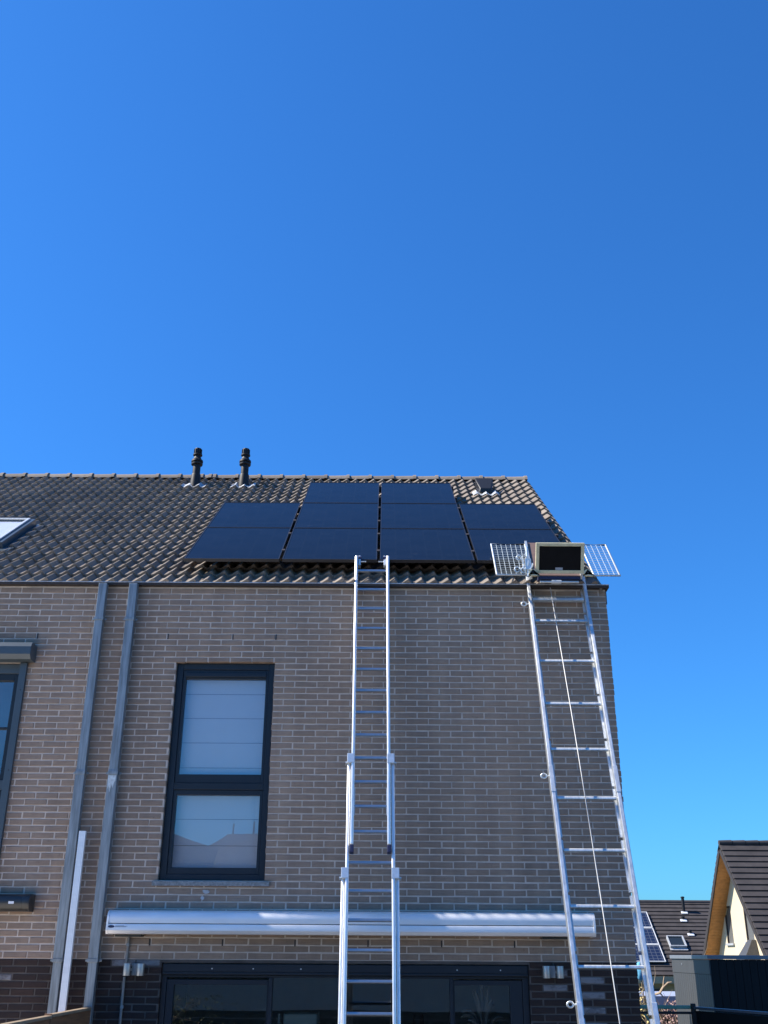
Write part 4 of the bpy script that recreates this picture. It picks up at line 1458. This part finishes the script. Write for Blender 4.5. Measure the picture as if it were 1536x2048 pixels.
# its roof window
rw = part("roof_window", fh)
m_ = MB()
for a0, a1, b0, b1 in ((12.86, 12.9, 1.7, 2.4), (13.54, 13.6, 1.7, 2.4), (12.9, 13.54, 2.36, 2.4), (12.9, 13.54, 1.7, 1.74)):
    m_.fbox(FRF, a0, a1, b0, b1, 0.05, 0.2)
m_.build("frame", M['lead'], rw)
MB().fbox(FRF, 12.9, 13.54, 1.74, 2.36, 0.1, 0.15).build("pane", M['window_dark'], rw)
MB().fbox(FRF, 12.84, 13.62, 1.56, 1.69, 0.06, 0.085).build("flashing", M['lead'], rw)
for i in range(3):
    p = thing("solar_panel", ["upper solar panel with white frame on the distant roof", "middle solar panel with white frame on the distant roof", "lowest solar panel with white frame on the distant roof"][i], "solar panel", tuple(FRF(12.7, 3.05 - i * 1.12, 0.1)), "white framed solar panels on the distant roof")
    b0 = 3.02 - i * 1.16
    m_ = MB().box(0.03, 1.87, 0.03, 1.09, 0.0, 0.03)
    go = bpy.data.objects.new("glass", m_.mesh("glass", M['far_solar']))
    COL.objects.link(go)
    go.parent = p
    go.rotation_euler = (FP, 0, 0)
    p.location = FRF(10.5, b0, 0.12)
    m_ = MB()
    for a0, a1, c0, c1 in ((0, 0.03, 0, 1.12), (1.865, 1.9, 0, 1.12), (0.03, 1.865, 0, 0.03), (0.03, 1.865, 1.085, 1.12)):
        m_.box(a0, a1, c0, c1, 0, 0.045)
    fo = bpy.data.objects.new("frame", m_.mesh("frame", M['white_paint']))
    COL.objects.link(fo)
    fo.parent = p
    fo.rotation_euler = (FP, 0, 0)
for (x, b, hgt, lab) in ((14.2, 4.3, 0.62, "thin black vent pipe with pale flashing near the distant ridge"), (14.0, 3.72, 0.1, "short capped vent just below the thin pipe on the distant roof"), (14.05, 2.72, 0.12, "small pale vent low on the distant roof, right of its roof window")):
    base = FRF(x, b, 0.03)
    vp = thing("roof_vent", lab, "roof vent", tuple(base), "vents on the distant roof")
    MB().lathe(base, [(0.075, -0.05), (0.07, hgt), (0.09, hgt + 0.01), (0.09, hgt + 0.06), (0.02, hgt + 0.08)], 10).build("pipe", M['flue'], vp, smooth=40)
    MB().fbox(FRF, x - 0.15, x + 0.15, b - 0.17, b + 0.0, 0.05, 0.09).build("flashing", M['white_paint'], vp, bev=0.03)

# gable house
gh = thing("gable_house", "cream rendered gable house with steep dark roof and orange soffit, far right", "house", (12, 26, -2))
GX, GY, GZ, GP, GD = 11.4, 26.0, 5.86, R(46.5), 7.2
def gslope(sgn):
    u = Vector((0, sgn * math.cos(GP), -math.sin(GP)))
    n = Vector((0, sgn * math.sin(GP), math.cos(GP)))
    return lambda a, b, c_: Vector((GX + a, GY, GZ)) + u * b + n * c_
for sgn in (-1, 1):
    G = gslope(sgn)
    dk = MB().fbox(G, 0.02, 12, 0, GD, -0.14, -0.03).build("roof_deck", M['far_tile'], gh)
    rows = MB()
    b = 0.05
    while b < GD - 0.1:
        rows.hexa([G(0, b, -0.03), G(12, b, -0.03), G(12, b + 0.31, -0.03), G(0, b + 0.31, -0.03), G(0, b, 0.01), G(12, b, 0.01), G(12, b + 0.31, 0.055), G(0, b + 0.31, 0.055)])
        b += 0.262
    rows.build("tile_rows", M['far_tile'], dk, kind='stuff')
    sf = MB()
    b = 0.25
    while b < GD - 0.15:
        sf.fbox(G, 0.03, 0.52, b, b + 0.118, -0.17, -0.141)
        b += 0.125
    sf.build("soffit_boards", M['orange_wood'], gh)
    MB().fbox(G, -0.02, 0.018, 0.03, GD, -0.19, -0.035).build("barge_board", M['trim'], gh)
for i in range(26):
    MB().tube([(GX + i * 0.45, GY, GZ + 0.02), (GX + i * 0.45 + 0.43, GY, GZ + 0.025)], [0.09, 0.10], 8).build("ridge_tile", M['far_tile'], gh, smooth=50)
hw = 4.85
drop = hw * math.tan(GP)
WX = GX + 0.5
def gz(y):
    return GZ - 0.22 - abs(y - GY) * math.tan(GP)
poly = [(WX, GY - hw, gz(GY - hw)), (WX, GY, gz(GY)), (WX, GY + hw, gz(GY + hw)), (WX, GY + hw, -2), (WX, GY - hw, -2)]
WINS = [(27.2, 27.9, 2.77, 3.95), (25.1, 25.85, 2.80, 4.05)]
# the gable wall is built in strips so that the two tall windows are real openings
ys = sorted({GY - hw, GY, GY + hw, *[v for w_ in WINS for v in w_[:2]]})
gw = MB()
for i in range(len(ys) - 1):
    y0, y1 = ys[i], ys[i + 1]
    w_ = next((w_ for w_ in WINS if w_[0] <= (y0 + y1) / 2 <= w_[1]), None)
    spans = [(-2, None)] if w_ is None else [(-2, w_[2]), (w_[3], None)]
    for za, zb in spans:
        t0 = gz(y0) if zb is None else zb
        t1 = gz(y1) if zb is None else zb
        gw.prism([(WX, y0, za), (WX, y1, za), (WX, y1, t1), (WX, y0, t0)], (0.25, 0, 0))
gw.build("gable_wall", M['cream_render'], gh)
for y0, y1, z0, z1 in WINS:
    w_ = part("window", gh)
    m_ = MB()
    m_.box(WX + 0.012, WX + 0.2, y0 + 0.002, y0 + 0.05, z0, z1 - 0.002)
    m_.box(WX + 0.012, WX + 0.2, y1 - 0.035, y1 - 0.002, z0, z1 - 0.002)
    m_.box(WX + 0.012, WX + 0.2, y0 + 0.05, y1 - 0.035, z1 - 0.06, z1 - 0.002)
    m_.build("frame", M['trim'], w_)
    MB().box(WX + 0.055, WX + 0.065, y0 + 0.05, y1 - 0.035, z0, z1 - 0.06).build("pane", M['grey_reveal'], w_)
    MB().box(WX - 0.06, WX + 0.14, y0 - 0.06, y1 + 0.06, z0 - 0.07, z0 - 0.003).build("sill", M['lead'], w_)
MB().box(WX + 0.252, WX + 11, GY - hw + 0.1, GY + hw - 0.1, -2, gz(GY + hw)).build("side_walls", M['cream_render'], gh)
ch = thing("grey_dormer", "small dark grey pointed roof in front of the cream gable", "dormer", (11.3, 25.0, 2.3))
MB().hexa([(10.9, 24.5, 1.5), (11.89, 24.5, 1.5), (11.89, 25.9, 1.5), (10.9, 25.9, 1.5), (11.75, 24.95, 2.85), (11.89, 24.95, 2.85), (11.89, 25.35, 2.85), (11.75, 25.35, 2.85)]).build("cap", M['shed_clad'], ch, bev=0.02)


# shrubs and bare branches
def branch(mb, p, d_, ln, r_, rng, depth):
    pts, rad = [p.copy()], [r_]
    q = p.copy()
    dd = d_.normalized()
    for i in range(4):
        dd = (dd + Vector((rng.uniform(-0.35, 0.35), rng.uniform(-0.35, 0.35), rng.uniform(-0.12, 0.3)))).normalized()
        q = q + dd * ln / 4
        pts.append(q.copy())
        rad.append(r_ * (1 - 0.17 * (i + 1)))
        if depth and rng.random() < 0.75:
            nd = (dd + Vector((rng.uniform(-0.9, 0.9), rng.uniform(-0.9, 0.9), rng.uniform(-0.2, 0.7)))).normalized()
            branch(mb, q, nd, ln * 0.62, r_ * 0.55, rng, depth - 1)
    mb.tube(pts, rad, 5)


def bare_shrub(name, label, base, hgt, seed, n=5, r_=0.018, mat='bark'):
    rng = random.Random(seed)
    t_ = thing(name, label, "shrub", base)
    for i in range(n):
        mb = MB()
        branch(mb, Vector(base), Vector((rng.uniform(-0.5, 0.5), rng.uniform(-0.5, 0.5), 1.2)), hgt, r_, rng, 2)
        mb.build("branch", M[mat], t_, smooth=60)
    return t_


bs = bare_shrub("bare_shrub", "bare pale branched shrub in front of the distant house window", (5.95, 13.2, 0), 1.45, 21, 5, 0.028)
bare_shrub("bare_shrub", "tall bare twigs beside the house corner, below the far solar panels", (5.75, 17.5, 0), 1.3, 33, 3, 0.016)


lb = MB()
lb.tube([(5.95, 13.2, 0.3), (5.7, 12.8, 1.2), (5.45, 12.5, 1.62), (5.62, 12.5, 1.67), (5.70, 12.5, 1.78), (5.80, 12.48, 1.86), (5.88, 12.5, 1.87)], [0.035, 0.032, 0.028, 0.026, 0.022, 0.018, 0.012], 6)
lb.tube([(5.70, 12.5, 1.78), (5.72, 12.5, 1.9), (5.74, 12.5, 1.98)], [0.018, 0.014, 0.008], 5)
lb.tube([(5.62, 12.5, 1.67), (5.70, 12.5, 1.58)], [0.018, 0.008], 5)
lb.build("branch", M['bark'], bs, smooth=60)


def blossom_shrub(label, base, rx, rz, n, seed, mat):
    rng = random.Random(seed)
    t_ = thing("flowering_shrub", label, "shrub", base)
    st = MB()
    bl_ = MB()
    for i in range(n):
        a, q = rng.uniform(0, 6.283), math.sqrt(rng.random())
        tip = Vector(base) + Vector((math.cos(a) * rx * q, math.sin(a) * rx * q * 0.6, rz * (1 - 0.35 * q * q) * rng.uniform(0.75, 1.0)))
        if i % 4 == 0:
            st.tube([Vector(base), (Vector(base) + tip) / 2 + Vector((0, 0, 0.1)), tip], [0.012, 0.008, 0.004], 4)
        for k in range(3):
            c_ = tip + Vector((rng.uniform(-0.04, 0.04), rng.uniform(-0.04, 0.04), rng.uniform(-0.04, 0.04)))
            e1 = Vector((rng.uniform(-1, 1), rng.uniform(-1, 1), rng.uniform(-1, 1))).normalized() * 0.028
            e2 = e1.orthogonal().normalized() * 0.02
            bl_.add([c_ - e1, c_ + e2, c_ + e1, c_ - e2], [(0, 1, 2, 3)])
    st.build("stems", M['bark'], t_)
    bl_.build("blossom", M[mat], t_, fix=False, kind='stuff')


blossom_shrub("low shrub with pinkish dry blossom in front of the pale fascia", (6.1, 12.6, 0), 0.5, 1.72, 220, 5, 'pink')
blossom_shrub("narrow plant with yellow dry flower heads beside the house corner", (4.9, 11.0, 0), 0.14, 1.95, 90, 6, 'dry_yellow')
bg = thing("cloth_bag", "light blue cloth bag hanging by the house corner, behind the hoist rail", "bag", (4.68, 10.0, 0.0))
mb = MB()
rr = random.Random(2)
prof = [(0.02, 0.16), (0.045, 0.14), (0.05, 0.05), (0.06, -0.06), (0.05, -0.12), (0.02, -0.14)]
mb.lathe((4.68, 10.0, 2.09), [(r_, z) for r_, z in prof][::-1], 9)
for i in range(len(mb.v)):
    mb.v[i] += Vector((rr.uniform(-0.01, 0.01), rr.uniform(-0.01, 0.01), rr.uniform(-0.01, 0.01)))
mb.build("pouch", M['blue_bag'], bg, smooth=50)
MB().tube([(4.68, 10.0, 2.24), (4.71, 10.0, 1.6), (4.74, 10.02, 0.9), (4.74, 10.02, 0.0)], 0.008, 6).build("stake", M['bark'], bg)

# ------------------------------------------------------------------ behind the camera: what the windows mirror
def row_house(label, x0, x1, z0, z1):
    """house whose ridge runs from height z0 at x0 to z1 at x1, its tiled slope facing the gardens"""
    t_ = thing("tiled_house", label, "house", ((x0 + x1) / 2, -52, -0.5), "houses across the gardens, seen in reflections")
    MB().box(x0 + 0.1, x1 - 0.1, -56, -46.4, -0.6, 4.3).build("wall", M['garden_wall'], t_)
    r_ = MB().add([(x0, -46, 4.4), (x1, -46, 4.4), (x1, -51.5, z1), (x0, -51.5, z0), (x0, -57, 4.4), (x1, -57, 4.4)],
                  [(0, 3, 2, 1), (3, 4, 5, 2), (0, 4, 3), (1, 2, 5), (0, 1, 5, 4)]).build("roof", M['slate'], t_)
    rows = MB()
    for k in range(14):
        a, b = k / 14, (k + 0.25) / 14
        q = lambda t, e: [Vector((x0, -46 - 5.5 * t, 4.4 + (z0 - 4.4) * t + e)), Vector((x1, -46 - 5.5 * t, 4.4 + (z1 - 4.4) * t + e))]
        (p0, p1), (p2, p3) = q(a, 0.02), q(b, 0.09)
        rows.add([p0, p1, p3, p2], [(0, 1, 2, 3)])
    rows.build("tile_rows", M['far_tile'], r_, fix=False, kind='stuff')
    for x in (x0 + (x1 - x0) * 0.3, x0 + (x1 - x0) * 0.7):
        MB().box(x - 0.6, x + 0.6, -46.38, -46.3, 1.0, 2.3).build("window", M['window_dark'], t_)
    return t_


VX = -9.4
row_house("tiled house across the gardens, ridge falling right, mirrored at left in the window", VX - 9.5, VX - 0.02, 11.0, 7.9)
row_house("tiled house across the gardens, ridge falling left, mirrored at right in the window", VX + 0.02, VX + 9.5, 7.9, 11.0)
row_house("tiled house across the gardens, straight behind the camera", 0, 14, 9.2, 9.2)
bk = thing("pale_roofed_house", "pale roofed house with two thin flues behind the dipping roofs, mirrored in the window", "house", (VX, -66, -0.5))
MB().box(VX - 6, VX + 6, -70, -60, -0.6, 6.0).build("wall", M['garden_wall'], bk)
rf_ = MB().add([(VX - 6.3, -60, 6.0), (VX + 6.3, -60, 6.0), (VX + 6.3, -70, 6.0), (VX - 6.3, -70, 6.0), (VX - 1.5, -65, 10.1), (VX + 1.5, -65, 10.1)],
               [(0, 1, 5, 4), (1, 2, 5), (2, 3, 4, 5), (3, 0, 4), (3, 2, 1, 0)]).build("roof", M['shed_clad'], bk)
for dx in (-1.1, 0.3):
    MB().tube([(VX + dx, -65, 9.9), (VX + dx, -65, 10.8)], 0.07, 8).build("flue", M['flue'], rf_)
bw = thing("garden_wall", "pale garden wall across the gardens, mirrored in the sliding door", "wall", (0, -26, 0))
MB().box(-22, 14, -26.2, -26, 0, 1.75).build("body", M['garden_wall'], bw)
MB().box(-22, 14, -26.25, -25.95, 1.752, 1.82).build("coping", M['sill'], bw)
lw = thing("low_fence", "low dark board fence across the garden, mirrored in the sliding door", "fence", (0, -20, 0))
for k in range(5):
    MB().box(-14, 12, -20.03, -20, 0.02 + k * 0.19, 0.2 + k * 0.19).build("board", M['fence_dark'], lw)
lh = MB()
rng = random.Random(77)
for i in range(900):
    x, y, z = rng.gauss(-5.6, 0.8), rng.uniform(-19.6, -18.6), rng.uniform(0.1, 1.35)
    c_ = Vector((x, y, z))
    e1 = Vector((rng.uniform(-1, 1), rng.uniform(-1, 1), rng.uniform(-1, 1))).normalized() * 0.04
    e2 = e1.orthogonal().normalized() * 0.022
    lh.add([c_ - e1, c_ + e2, c_ + e1, c_ - e2], [(0, 1, 2, 3)])
hd = thing("leafy_shrub", "loose leafy shrub across the garden, mirrored in the left door pane", "shrub", (-5.6, -19, 0))
lh.build("leaves", M['leaf'], hd, fix=False, kind='stuff')
st = MB()
for i in range(9):
    st.tube([(-5.6 + rng.uniform(-0.2, 0.2), -19, 0), (-5.6 + rng.gauss(0, 0.5), -19, 0.7), (-5.6 + rng.gauss(0, 0.9), -19, 1.3)], [0.02, 0.014, 0.006], 5)
st.build("stems", M['bark'], hd)
